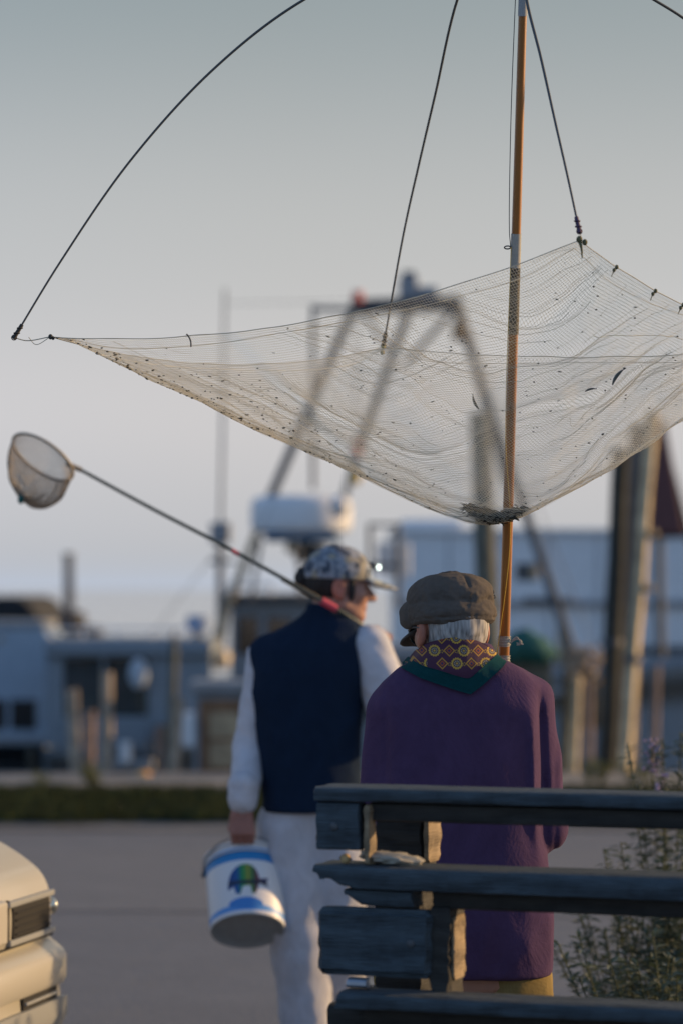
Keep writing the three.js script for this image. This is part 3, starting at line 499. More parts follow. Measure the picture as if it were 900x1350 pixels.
const tint = base => (x, y, z) => { const k = 1 + .15 * N3(x * 40, y * 40, z * 40); return base.map(v => v * k); };
const bbox = (pts, m) => { const lo = V(1e9, 1e9, 1e9), hi = V(-1e9, -1e9, -1e9); for (const p of pts) { lo.min(p); hi.max(p); } return [lo.subScalar(m), hi.addScalar(m)]; };
// folds of cloth: stretched noise with sharpened ridges
const ridge = v => 1 - Math.abs(v) * 2;

// ---- the old man in the purple sweater
const OLD = 6.92, Q = (x, y, dd = 0) => at(x, y, OLD + dd), PU = OLD / F;
const poleTop = at(690, -38, 6.74), poleLow = at(655, 1150, 7.20);
const onPole = py => { const a = at(690, -38, 6.74), u = (py + 38) / 1188; return a.lerp(poleLow, u); };
const oldTrunkRows = (grow) => [[848, 568, 646, -.02, .056], [864, 556, 656, -.03, .072], [880, 531, 684, -.03, .092], [900, 508, 708, -.02, .108], [930, 494, 719, -.01, .122], [1000, 490, 716, 0, .13], [1100, 490, 712, .0, .135], [1150, 491, 719, -.01, .138], [1215, 496, 724, -.015, .138], [1270, 503, 721, -.015, .130], [1300, 507, 722, -.015, .13]]
  .map(([py, l, r, cz, rz]) => { const c = Q((l + r) / 2, py); return [c.y, c.x, -OLD + cz * -1 - .0, (r - l) / 2 * PU + grow, rz + grow]; });
{
  const root = 'person', lab = 'old man in a purple sweater and padded grey cap, seen from behind with a pole';
  const J = { shR: Q(697, 926), elR: Q(716, 1090, .01), shL: Q(514, 940), elL: Q(498, 1092, .02) };
  const gR = gripHand(onPole(1062), poleTop.clone().sub(poleLow), V(.85, 0, .2), V(-.2, 0, -1), .0145, 1), gL = gripHand(onPole(985), poleTop.clone().sub(poleLow), V(-.8, 0, -.2), V(.2, 0, -1), .0145, 1);
  const hipL = Q(556, 1290), hipR = Q(668, 1290), knL = Q(552, 1490, -.02), knR = Q(672, 1490, -.04), anL = V(knL.x, .07, -OLD - .02), anR = V(knR.x, .07, -OLD + .02);
  const ho = at(594, 828, 6.94), HM = frame(ho, Math.PI + .40, .07), base = [.36, .185, .125];
  // body
  const tk = trunk(oldTrunkRows(-.022)), limbs = [cone(J.shR, J.elR, .046, .038), cone(J.elR, gR.wrist, .038, .027), cone(J.shL, J.elL, .046, .038), cone(J.elL, gL.wrist, .038, .027), cone(hipL, knL, .078, .052), cone(knL, anL, .05, .034), cone(hipR, knR, .078, .052), cone(knR, anR, .05, .034),
    cone(anL.clone().add(V(0, -.025, .02)), anL.clone().add(V(-.01, -.035, -.14)), .035, .026), cone(anR.clone().add(V(0, -.025, .02)), anR.clone().add(V(.02, -.035, -.14)), .035, .026), cone(Q(604, 900, .0), ho.clone().add(V(0, -.08, .02)), .062, .056), cone(Q(606, 1270), Q(606, 1300), .13, .11)];
  const cut = Q(600, 852).y, f = (x, y, z) => { let d = tk(x, y, z); for (const l of limbs) d = smin(d, l(x, y, z), .03); return d; };
  const [lo, hi] = bbox([Q(470, 840, .3), Q(745, 840, -.2), V(0.3, 0, -OLD), anL, anR], .08); lo.y = 0; hi.y = cut + .06; lo.z = -7.36;
  const body = paint(nets(f, lo, hi, .013), tint(base));
  const hf = headField(), head = bend(paint(nets(hf, V(-.11, -.2, -.13), V(.11, .14, .135), .0036), skinTone(base)), HM);
  const handR = paint(nets(gR.field, gR.lo, gR.hi, .003), tint(base)), handL = paint(nets(gL.field, gL.lo, gL.hi, .003), tint(base));
  const man = mesh(root, merge([body, head, handR, handL].map(g => planeUV(g))), M.skin);
  tag(man, lab, 'person');
  // sweater: body outline of the photograph, loose sleeves, folds under the arm
  const st = trunk(oldTrunkRows(.002)), sl = [cone(J.shR, J.elR, .061, .056), cone(J.elR, gR.wrist, .054, .040), cone(J.shL, J.elL, .058, .055), cone(J.elL, gL.wrist, .054, .040)];
  const hem = Q(600, 1283).y, capR = ball(Q(684, 922), .058), capL = ball(Q(530, 934), .055);
  const sf = (x, y, z) => {
    let d = st(x, y, z); d = smin(d, smin(capR(x, y, z), capL(x, y, z), .01), .03); for (const l of sl) d = smin(d, l(x, y, z), .011);
    if (Math.abs(d) < .05) {
      const sx = (x - .42) / .06;                                       // vertical folds towards the right armpit and down the flank
      d -= .006 * Math.exp(-Math.pow((x - .455) / .03, 2)) * ridge(N3(x * 19, y * 2.6, 4.2)) * sstep(hem - .05, hem + .5, y) * sstep(1.47, 1.36, y);
      d += .011 * Math.exp(-Math.pow((x - .470 - .05 * (1.3 - y)) / .009, 2)) * sstep(1.40, 1.30, y) * sstep(.98, 1.1, y) - .006 * Math.exp(-Math.pow((x - .446 - .03 * (1.3 - y)) / .010, 2)) * sstep(1.36, 1.26, y) * sstep(.98, 1.1, y) + .004 * Math.exp(-Math.pow((x - .505 - .02 * N3(y * 6, 1, 1)) / .007, 2)) * sstep(1.33, 1.2, y) + .0 * Math.exp(-Math.pow((x - .47) / .010, 2)) * sstep(1.42, 1.30, y) + .004 * Math.exp(-Math.pow((x - .105) / .010, 2)) * sstep(1.42, 1.30, y);
      d -= .007 * N3(x * 5 + y * 3, y * 4 - x * 2, z * 5 + 2) + .003 * ridge(N3(x * 6 - y * 4, y * 5 + x * 2, z * 6)) + .0012 * N3(x * 20, y * 16, z * 20);
      d -= .007 * Math.exp(-Math.pow((y - hem - .07) / .08, 2)) * ridge(N3(x * 12, y * 2.5, 7));
      d -= .0012 * Math.sin((y + .25 * x + .02 * N3(x * 8, y * 8, 1)) * 46) * sstep(.36, .46, x) * sstep(1.0, .9, y);
    }
    const cuffR = Math.hypot(x - gR.wrist.x, y - gR.wrist.y, z - gR.wrist.z) - .03, cuffL = Math.hypot(x - gL.wrist.x, y - gL.wrist.y, z - gL.wrist.z) - .03;
    d = smax(d, -Math.min(cuffR, cuffL), .008);
    return smax(d, hem + .008 * N3(x * 7, 1, z * 7) - .035 * sstep(.3, .46, x) * 0 - y, .012);
  };
  const [slo, shi] = bbox([Q(468, 845, .35), Q(748, 1300, -.2)], .02); slo.z = -7.33; shi.z = -6.72; shi.y = Q(600, 846).y;
  const sweater = mesh('sweater', cylUV(nets(sf, slo, shi, .0068), Q(606, 1000).x, -OLD), M.sweater, man);
  mesh('hem_band', cylUV(nets((x, y, z) => smax(smax(st(x, y, z) - .001 - .004 * N3(x * 9, y * 9, z * 9), hem + .004 - y, .006), y - hem - .05, .006), V(slo.x, hem - .02, slo.z), V(shi.x, hem + .07, shi.z), .008), Q(606, 1000).x, -OLD), M.sweater, sweater);
  // trousers
  const tl = [cone(hipL, knL, .105, .088), cone(knL, anL.clone().setY(.05), .088, .075), cone(hipR, knR, .105, .088), cone(knR, anR.clone().setY(.05), .088, .075), cone(Q(566, 1262), Q(650, 1262), .115, .115)];
  const tf = (x, y, z) => { let d = tl[0](x, y, z); for (const l of tl) d = smin(d, l(x, y, z), .03); if (Math.abs(d) < .04) d -= .009 * ridge(N3(x * 8, y * 5, z * 8)) + .005 * N3(x * 20 + y * 9, y * 14, z * 20); return smax(smax(d, y - Q(600, 1240).y, .01), .03 - y, .01); };
  mesh('trousers', cylUV(nets(tf, V(Q(470, 0).x, .02, -7.1), V(Q(745, 0).x, Q(600, 1225).y, -6.72), .012), Q(606, 0).x, -OLD), M.khaki, man);
  for (const an of [anL, anR]) { const c1 = cone(an.clone().add(V(0, -.02, .03)), an.clone().add(V(0, -.03, -.15)), .05, .042); mesh('shoe', planeUV(nets((x, y, z) => smax(c1(x, y, z), .0 - y, .006), an.clone().add(V(-.08, -.08, -.23)), an.clone().add(V(.08, .05, .11)), .009)), M.shoe, man); }
  // grey hair round the nape, cut short
  const sk = ball(V(0, .010, -.024), .077, .098, .092);
  const hr = (x, y, z) => { let d = sk(x, y, z); if (Math.abs(d) < .03) d -= .0016 * N3(x * 240, y * 30, z * 240) + .003 * N3(x * 40, y * 30, z * 40); d = smax(d, -ball(V(Math.sign(x) * .086, -.006, -.004), .022, .042, .034)(x, y, z), .006); d = smax(d, z - .035 + .25 * Math.max(0, -y) * 0, .01); d = smax(d, y - .045, .01); d = smax(d, -.075 + .02 * N3(x * 30, 2, z * 30) - y, .012); return d; };
  mesh('hair', bend(paint(planeUV(nets(hr, V(-.11, -.11, -.15), V(.11, .05, .06), .0032), 1), (x, y, z) => { const k = .72 + .5 * N3(x * 230, y * 30, z * 230) + .35 * N3(x * 60, y * 30, z * 60); return [k, k * .98, k * .95]; }), HM), M.whiteHair, man);
  // padded cap: turned-up band, soft crown with creases, stub peak
  const band = trunk([[.008, 0, -.004, .090, .102], [.014, 0, -.004, .097, .109], [.030, 0, -.004, .1015, .114], [.048, 0, -.002, .101, .113], [.058, 0, 0, .097, .109], [.070, 0, 0, .084, .096]], 2.2), crown = trunk([[.04, 0, -.002, .088, .1], [.06, 0, -.002, .0955, .107], [.080, 0, -.002, .096, .107], [.102, 0, -.002, .088, .098], [.118, 0, -.002, .070, .080], [.127, 0, -.002, .046, .054], [.1315, 0, -.002, .018, .022]], 2.2);
  const capf = (x, y, z) => {
    const b = band(x, y, z); let c = crown(x, y, z);
    if (Math.abs(c) < .04) c -= .0034 * ridge(N3(x * 17 + 2, y * 26, z * 17)) + .0024 * N3(x * 34, y * 46, z * 34) + .0014 * ridge(N3(x * 60, y * 75, z * 60)) - .004 * Math.exp(-Math.pow(x / .004, 2)) * (y > .09 ? 1 : 0);
    let q = b; if (Math.abs(q) < .04) q -= .0028 * N3(x * 22, y * 60, z * 22) + .0018 * ridge(N3(x * 50, y * 90, z * 50)) - .002 * Math.exp(-Math.pow((y - .020) / .003, 2));
    let d = smin(q, c, .002);
    return smax(d, -(smin(ball(V(0, .015, -.004), .086, .06, .098)(x, y, z), 1, .001) ), .004);
  };
  const cap = mesh('cap', bend(cylUV(nets(capf, V(-.13, -.03, -.14), V(.13, .15, .14), .0032), 0, 0, .11), HM), M.hat, man);
  const pk = ball(V(0, -.002, .118), .078, .013, .068);
  mesh('peak', bend(planeUV(nets((x, y, z) => { const yy = y + .35 * (z - .1) + 2.2 * x * x; return smax(pk(x, yy, z) - .002 * N3(x * 30, y * 30, z * 30), .085 - z, .01); }, V(-.1, -.09, .07), V(.1, .06, .2), .004)), HM), M.hat, cap);
  const fl = [-1, 1].map(s => ball(V(s * .088, .034, .052), .016, .034, .04)); // folded ear flaps at the temples
  for (const e of fl) mesh('ear_flap', bend(planeUV(nets((x, y, z) => e(x, y, z) - .003 * N3(x * 40, y * 40, z * 40), V(-.125, -.03, -.01), V(.125, .08, .11), .004)), HM), M.hat, cap);
  mesh('eyelet', [0, 1].map(i => new THREE.TorusGeometry(.0035, .0013, 6, 12).rotateY(2.2).applyMatrix4(HM.clone().multiply(new THREE.Matrix4().makeTranslation(-.083, .082 - i * .012, -.062 - i * .006)))), M.darkSteel, cap);
  { const g = []; for (const s of [-1, 1]) g.push(new THREE.SphereGeometry(.034, 18, 12).scale(.95, .86, .26).rotateY(s * .25).translate(s * .036, -.006, .108)); // dark glasses
    const gl = mesh('glasses', g.map(k => bend(k, HM)), M.lensDark, man); const tp = [-1, 1].map(s => bend(pipe([V(s * .066, .0, .1), V(s * .084, .004, .04), V(s * .086, .0, -.02)], .0025, 12, 6), HM)); for (const q of tp) mesh('temple', q, M.darkSteel, gl); }
  // paisley bandana: a folded square tied round the neck with its corner down the back
  const cv = document.createElement('canvas'); cv.width = cv.height = 1024; const cx = cv.getContext('2d'); const hex = s => cx.fillStyle = s;
  hex('#45203a'); cx.fillRect(0, 0, 1024, 1024);
  const medal = (x, y, r, a, b, c) => { for (let k = 0; k < 14; k++) { const t = k / 14 * 6.283; hex(a); cx.beginPath(); cx.arc(x + Math.cos(t) * r, y + Math.sin(t) * r, r * .22, 0, 7); cx.fill(); } hex(a); cx.beginPath(); cx.arc(x, y, r, 0, 7); cx.fill(); hex(b); cx.beginPath(); cx.arc(x, y, r * .8, 0, 7); cx.fill(); for (let k = 0; k < 9; k++) { const t = k / 9 * 6.283; hex(c); cx.beginPath(); cx.arc(x + Math.cos(t) * r * .5, y + Math.sin(t) * r * .5, r * .15, 0, 7); cx.fill(); } hex(a); cx.beginPath(); cx.arc(x, y, r * .22, 0, 7); cx.fill(); };
  const dia = (x, y, r, a, b) => { for (const [q, c] of [[r, a], [r * .72, '#3a1c38'], [r * .5, b], [r * .25, '#2c2a55']]) { hex(c); cx.save(); cx.translate(x, y); cx.rotate(.785); cx.fillRect(-q * .7, -q * .7, q * 1.4, q * 1.4); cx.restore(); } };
  for (let j = 0; j < 6; j++) for (let i = 0; i < 6; i++) { const x = 90 + i * 175 + (j % 2) * 87, y = 70 + j * 150; (i + j) % 2 ? dia(x, y, 74, '#b5832f', '#9a4a24') : medal(x, y, 58, '#c09a3c', '#4a2a3c', '#8c8a72'); hex('#a8872f'); for (let k = 0; k < 5; k++) { cx.beginPath(); cx.arc(x + 87 + Math.cos(k * 1.26) * 17, y + 8 + Math.sin(k * 1.26) * 17, 7, 0, 7); cx.fill(); } }
  const bt = new THREE.CanvasTexture(cv); bt.colorSpace = THREE.SRGBColorSpace; bt.wrapS = bt.wrapT = THREE.RepeatWrapping; 
  const mB = new THREE.MeshPhysicalMaterial({ map: bt, roughness: .8, bumpMap: T.cloth, bumpScale: .0006 }), mTeal = cloth(lin(.006, .062, .068), T.cloth, { bumpScale: .0006 });
  const hm2 = HM.clone().invert(), pv = V(), neckF = (x, y, z) => { pv.set(x, y, z).applyMatrix4(hm2); return smin(hf(pv.x, pv.y, pv.z), sf(x, y, z), .03); };
  const ray = (x, y) => { let z = -6.60; for (let i = 0; i < 160; i++) { const d = neckF(x, y, z); if (d < .0008) break; z -= Math.min(d * .8, .02); if (z < -7.05) return -7.05; } return z; };
  // cloth patch between an upper edge and a lower edge given in the plane of his back, laid on neck and shoulders
  const patch = (up, low, nu, nv, out, uvs) => { const P = [], U = [], I = []; const cu = new THREE.CatmullRomCurve3(up), cl = new THREE.CatmullRomCurve3(low, false, 'catmullrom', .02), zs = [];
    for (let j = 0; j <= nv; j++) for (let i = 0; i <= nu; i++) { const q = cu.getPoint(i / nu).lerp(cl.getPoint(i / nu), j / nv); zs.push([q.x, q.y, ray(q.x, q.y)]); }
    for (let it = 0; it < 6; it++) { const c = zs.map(a => a[2]); for (let j = 0; j <= nv; j++) for (let i = 1; i < nu; i++) { const o = j * (nu + 1) + i; zs[o][2] = Math.max(c[o], (c[o - 1] + c[o + 1] + c[Math.max(0, o - nu - 1)] + c[Math.min(c.length - 1, o + nu + 1)]) / 4); } }
    for (const [x, y, z] of zs) { P.push(x, y, z + out + .0025 * N3(x * 40, y * 30, 3)); U.push(x * uvs, y * uvs); }
    const n = P.length / 3; for (let k = 0; k < n; k++) { P.push(P[3 * k], P[3 * k + 1], P[3 * k + 2] - .0035); U.push(U[2 * k], U[2 * k + 1]); }
    const id = (i, j) => j * (nu + 1) + i; for (let j = 0; j < nv; j++) for (let i = 0; i < nu; i++) { const a = id(i, j), b = id(i + 1, j), c = id(i, j + 1), e = id(i + 1, j + 1); I.push(a, c, b, b, c, e, n + a, n + b, n + c, n + b, n + e, n + c); }
    const rim = []; for (let i = 0; i < nu; i++) rim.push([id(i + 1, 0), id(i, 0)], [id(i, nv), id(i + 1, nv)]); for (let j = 0; j < nv; j++) rim.push([id(0, j), id(0, j + 1)], [id(nu, j + 1), id(nu, j)]); for (const [a, b] of rim) I.push(a, b, n + a, b, n + b, n + a);
    const g = new THREE.BufferGeometry(); g.setAttribute('position', new THREE.BufferAttribute(new Float32Array(P), 3)); g.setAttribute('uv', new THREE.BufferAttribute(new Float32Array(U), 2)); g.setIndex(I); g.computeVertexNormals(); return g; };
  const B = (x, y) => { const q = at(x, y, 6.84); q.z = 0; return q; };
  const up = [[541, 870], [556, 852], [580, 843], [606, 840], [632, 846], [650, 857], [662, 868]].map(p => B(...p));
  const sc = mesh('bandana', patch(up, [[534, 874], [556, 884], [577, 891], [599, 899], [617, 904], [630, 893], [642, 883], [653, 874], [664, 867]].map(p => B(...p)), 48, 22, .007, 5.0), mB, man);
  mesh('border', patch([[540, 868], [557, 877], [578, 883], [600, 890], [616, 893], [627, 885], [638, 876], [648, 868], [656, 862]].map(p => B(...p)), [[528, 880], [553, 893], [576, 901], [600, 909], [618, 914], [633, 903], [648, 890], [660, 880], [669, 870]].map(p => B(...p)), 60, 6, .0115, 8), mTeal, sc);
  mesh('neck_fold', bend(pipe([V(-.062, -.072, .02), V(-.074, -.066, -.03), V(-.05, -.056, -.085), V(0, -.052, -.103), V(.05, -.056, -.085), V(.074, -.066, -.03), V(.062, -.072, .02)], .0085, 40, 8), HM), mTeal, sc);
  mesh('neck_fold', bend(new THREE.SphereGeometry(.019, 14, 10).scale(1.15, .5, .35).translate(-.004, -.060, -.1105), HM), cloth(lin(.34, .035, .02)), sc);
}

// ---- the younger man ahead with cap, navy vest, bucket and landing net
const YNG = 9.6, Y1 = (x, y, dd = 0) => at(x, y, YNG + dd), PY = YNG / F;
const bucketBase = at(327, 1228, 9.47), bAxis = V(-.05, .83, -.56).normalize(), bLen = .265;
const rimCentre = bucketBase.clone().addScaledVector(bAxis, bLen), rimNear = rimCentre.clone().add(V(0, .56, .83).multiplyScalar(.137));
{
  const J = { shL: Y1(347, 868), elL: Y1(331, 985, .02), shR: Y1(486, 853, -.01), elR: Y1(523, 955, -.04) };
  const gL = gripHand(rimNear.clone().add(V(-.004, .012, 0)), V(1, 0, 0), V(0, .25, 1), V(0, -1, .2), .011, -1);
  const grip = at(500, 840, 9.645), gR = gripHand(grip, at(500, 840, 9.645).sub(at(440, 800, 9.53)), V(.3, -.4, -.9), V(-.6, .8, .2), .012, 1);
  const ho = at(447, 773, 9.66), HM = frame(ho, Math.PI / 2 + .1, .05), base = [.40, .205, .145];
  const rows = g => [[797, 407, 446, .03, .055], [806, 404, 458, .03, .068], [820, 388, 474, .02, .088], [836, 356, 482, .01, .105], [856, 339, 483, 0, .118], [900, 334, 479, 0, .128], [950, 339, 475, 0, .128], [1000, 345, 474, 0, .125], [1078, 350, 474, 0, .138]].map(([py, l, r, cz, rz]) => { const c = Y1((l + r) / 2, py); return [c.y, c.x, -YNG - cz, (r - l) / 2 * PY + g, rz + g]; });
  const hipL = Y1(386, 1092), hipR = Y1(440, 1092), knL = Y1(398, 1262, -.02), knR = Y1(446, 1262, .05), anL = V(Y1(408, 0).x, .08, -YNG + .02), anR = V(Y1(450, 0).x, .08, -YNG - .16);
  const tk = trunk(rows(-.025)), limbs = [cone(J.shL, J.elL, .05, .04), cone(J.elL, gL.wrist, .04, .028), cone(J.shR, J.elR, .05, .04), cone(J.elR, gR.wrist, .04, .028), cone(hipL, knL, .074, .054), cone(knL, anL, .052, .038), cone(hipR, knR, .074, .054), cone(knR, anR, .054, .038),
    cone(anL.clone().add(V(0, -.03, .02)), anL.clone().add(V(0, -.045, -.15)), .036, .028), cone(anR.clone().add(V(0, -.03, .02)), anR.clone().add(V(0, -.045, -.15)), .036, .028), cone(Y1(425, 830), ho.clone().add(V(-.02, -.09, .01)), .062, .058), cone(Y1(398, 1085), Y1(428, 1085), .085, .085)];
  const f = (x, y, z) => { let d = tk(x, y, z); for (const l of limbs) d = smin(d, l(x, y, z), .03); return d; };
  const [lo, hi] = bbox([Y1(300, 0), Y1(545, 0), V(-.2, 0, -YNG + .25), V(.1, Y1(0, 800).y, -YNG - .3)], .03); lo.y = 0; hi.y = Y1(0, 800).y + .03;
  const man = mesh('person', merge([paint(nets(f, lo, hi, .014), tint(base)), bend(paint(nets(headField(), V(-.11, -.2, -.13), V(.11, .14, .135), .0036), skinTone(base)), HM), paint(nets(gL.field, gL.lo, gL.hi, .003), tint([.30, .13, .095])), paint(nets(gR.field, gR.lo, gR.hi, .003), tint(base))].map(g => planeUV(g))), M.skin);
  tag(man, 'younger man in a navy vest, white trousers and mottled cap carrying bucket and net', 'person');
  // vest with standing collar
  const vt = trunk(rows(.004)), hem = Y1(0, 1069).y, arm = [cone(J.shL.clone().add(V(.006, .02, 0)), J.elL, .056, .03), cone(J.shR, J.elR, .075, .06)];
  const vf = (x, y, z) => { let d = vt(x, y, z); d = smin(d, ball(Y1(352, 862), .058)(x, y, z), .03); if (Math.abs(d) < .04) d -= .006 * N3(x * 6, y * 5, z * 6) + .004 * ridge(N3(x * 11, y * 8, z * 11)); d = smax(d, -arm[1](x, y, z), .012); return smax(d, hem - y + .003 * N3(x * 5, 1, z * 5), .008); };
  const vest = mesh('vest', cylUV(nets(vf, V(Y1(318, 0).x, hem - .03, -YNG - .19), V(Y1(500, 0).x, Y1(0, 793).y, -YNG + .18), .0085), Y1(410, 0).x, -YNG), M.vest, man);
  // shirt sleeves
  const SL = [cone(J.shL.clone().add(V(.004, .004, 0)), J.elL, .056, .052), cone(J.elL, gL.wrist.clone().add(V(0, .02, 0)), .053, .044)], SR = [cone(J.shR, J.elR, .070, .074), cone(J.elR, gR.wrist, .07, .045)];
  const fold = (x, y, z, d) => Math.abs(d) < .04 ? d - .0045 * ridge(N3(x * 7 + 3, y * 9 + x * 4, z * 7)) - .0028 * ridge(N3(x * 14, y * 26 + x * 16, z * 14)) : d;
  const sleeve = (fs, pts, w, name) => mesh(name, cylUV(nets((x, y, z) => smax(fold(x, y, z, smin(fs[0](x, y, z), fs[1](x, y, z), .02)), -(Math.hypot(x - w.x, y - w.y, z - w.z) - .024), .008), ...bbox(pts, .1), .008), pts[0].x, -YNG, .06), M.shirt, man);
  sleeve(SL, [J.shL, J.elL, gL.wrist], gL.wrist, 'sleeve'); sleeve(SR, [J.shR, J.elR, gR.wrist], gR.wrist, 'sleeve');
  mesh('cuff', cylUV(nets((x, y, z) => { const d = cone(gL.wrist.clone().add(V(0, .012, 0)), gL.wrist.clone().add(V(0, .06, 0)), .045, .047)(x, y, z); return fold(x, y, z, d) + .003; }, ...bbox([gL.wrist, gL.wrist.clone().add(V(0, .06, 0))], .06), .006), gL.wrist.x, gL.wrist.z, .05), M.shirt, man);
  const tl = [cone(hipL, knL, .108, .086), cone(knL, anL.clone().setY(.06), .086, .078), cone(hipR, knR, .108, .086), cone(knR, anR.clone().setY(.06), .086, .078), cone(Y1(398, 1075), Y1(430, 1075), .112, .112)];
  const tf = (x, y, z) => { let d = tl[0](x, y, z); for (const l of tl) d = smin(d, l(x, y, z), .025); if (Math.abs(d) < .05) d -= .006 * ridge(N3(x * 5 + y * 2, y * 5 - x * 4, z * 5 + 3)) + .003 * ridge(N3(x * 9 + y * 10, y * 14 - x * 8, z * 9)) + .0015 * N3(x * 30, y * 26, z * 30); return smax(smax(d, y - Y1(0, 1062).y, .01), .03 - y, .01); };
  mesh('trousers', cylUV(nets(tf, V(Y1(330, 0).x, .02, -YNG - .33), V(Y1(500, 0).x, Y1(0, 1030).y, -YNG + .2), .011), Y1(415, 0).x, -YNG), M.whitePants, man);
  for (const an of [anL, anR]) { const c1 = cone(an.clone().add(V(0, -.03, .03)), an.clone().add(V(0, -.04, -.16)), .052, .044); mesh('shoe', planeUV(nets((x, y, z) => smax(c1(x, y, z), -y, .006), an.clone().add(V(-.08, -.09, -.24)), an.clone().add(V(.08, .05, .11)), .009)), M.shoe, man); }
  // dark hair tied at the back
  const h0 = ball(V(0, .018, -.02), .082, .09, .096), bun = ball(V(0, .022, -.125), .026, .036, .026);
  mesh('hair', bend(planeUV(nets((x, y, z) => { let d = h0(x, y, z) - .005 * N3(x * 50, y * 20, z * 50); d = smax(d, z - .015, .012); d = smax(d, y - .045, .01); d = smax(d, -.075 - y, .02); d = smax(d, -ball(V(Math.sign(x) * .085, -.008, .004), .03, .04, .026)(x, y, z), .008); d = smin(d, bun(x, y, z) - .005 * N3(x * 60, y * 60, z * 60), .012); const sb = Math.abs(x) - .08; return smin(d, smax(ball(V(Math.sign(x) * .068, -.008, .034), .014, .04, .012)(x, y, z), -.05 - y, .004), .01); }, V(-.12, -.12, -.18), V(.12, .13, .09), .004)), HM), M.darkHair, man);
  // mottled cap with a long bill, a dark clip and a glowing bead for the glint
  const cr = ball(V(0, .040, -.008), .094, .098, .115), cf = (x, y, z) => smax(smax(cr(x, y, z) - .002 * N3(x * 30, y * 30, z * 30) + .0025 * Math.exp(-Math.pow(x / .003, 2)), .022 - y, .004), -ball(V(0, .02, -.006), .087, .1, .106)(x, y, z), .003);
  const blotch = paint; const camo = (x, y, z) => { const a = N3(x * 26, y * 26, z * 26 + 4) + .5 * N3(x * 60, y * 60, z * 60), b = N3(x * 22 + 9, y * 22, z * 22); return a > .16 ? [.06, .075, .10] : b > .18 ? [.30, .27, .21] : a < -.28 ? [.14, .17, .21] : [.27, .29, .32]; };
  const mc = new THREE.MeshStandardMaterial({ vertexColors: true, roughness: .9, bumpMap: T.cloth, bumpScale: .001 });
  const cap = mesh('cap', bend(paint(planeUV(nets(cf, V(-.11, 0, -.14), V(.11, .14, .13), .0035)), camo), HM), mc, man);
  const bl = ball(V(0, .018, .115), .076, .010, .082);
  mesh('bill', bend(paint(planeUV(nets((x, y, z) => smax(bl(x, y - .010 + .30 * (z - .1) + 2.6 * x * x, z), .07 - z, .006), V(-.1, -.06, .05), V(.1, .06, .22), .0035)), camo), HM), mc, cap);
  mesh('cap_clip', bend(new RoundedBoxGeometry(.042, .026, .03, 3, .008).translate(0, .074, .104), HM), M.darkSteel, cap);
  { const e = bend(new THREE.SphereGeometry(.0085, 16, 12).scale(1, 1, .6).translate(-.0, .070, .128), HM); mesh('glint_bead', e, new THREE.MeshStandardMaterial({ color: lin(.8, .85, .8), emissive: lin(.85, 1, .9), emissiveIntensity: 3.2, roughness: .2 }), cap);  // bright glint drawn as a glowing bead; the point light below is added
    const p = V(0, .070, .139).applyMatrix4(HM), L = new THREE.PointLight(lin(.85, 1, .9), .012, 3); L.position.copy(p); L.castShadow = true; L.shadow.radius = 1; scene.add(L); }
}
// ---------------------------------------------------------------- netting made of real threads
// pos(u, v) over the unit square; threads along both directions
function netting(pos, nu, nv, seg, r, sides = 3) {
  const P = [], I = [];
  const run = (fix, n, dir) => { for (let i = 0; i <= n; i++) { const pts = []; for (let k = 0; k <= seg; k++) pts.push(dir ? pos(i / n, k / seg) : pos(k / seg, i / n)); const b0 = P.length / 3;
    for (let k = 0; k <= seg; k++) { const t = pts[Math.min(seg, k + 1)].clone().sub(pts[Math.max(0, k - 1)]).normalize(), a = V().crossVectors(t, Math.abs(t.y) > .9 ? V(1, 0, 0) : UP).normalize(), b = V().crossVectors(t, a);
      for (let s = 0; s < sides; s++) { const q = s / sides * 6.2832, c = Math.cos(q) * r, e = Math.sin(q) * r; P.push(pts[k].x + a.x * c + b.x * e, pts[k].y + a.y * c + b.y * e, pts[k].z + a.z * c + b.z * e); } }
    for (let k = 0; k < seg; k++) for (let s = 0; s < sides; s++) { const a = b0 + k * sides + s, b = b0 + k * sides + (s + 1) % sides; I.push(a, b, a + sides, b, b + sides, a + sides); } } };
  run(0, nu, true); run(0, nv, false);
  const g = new THREE.BufferGeometry(); g.setAttribute('position', new THREE.BufferAttribute(new Float32Array(P), 3)); g.setIndex(I); g.computeVertexNormals(); return g;
}
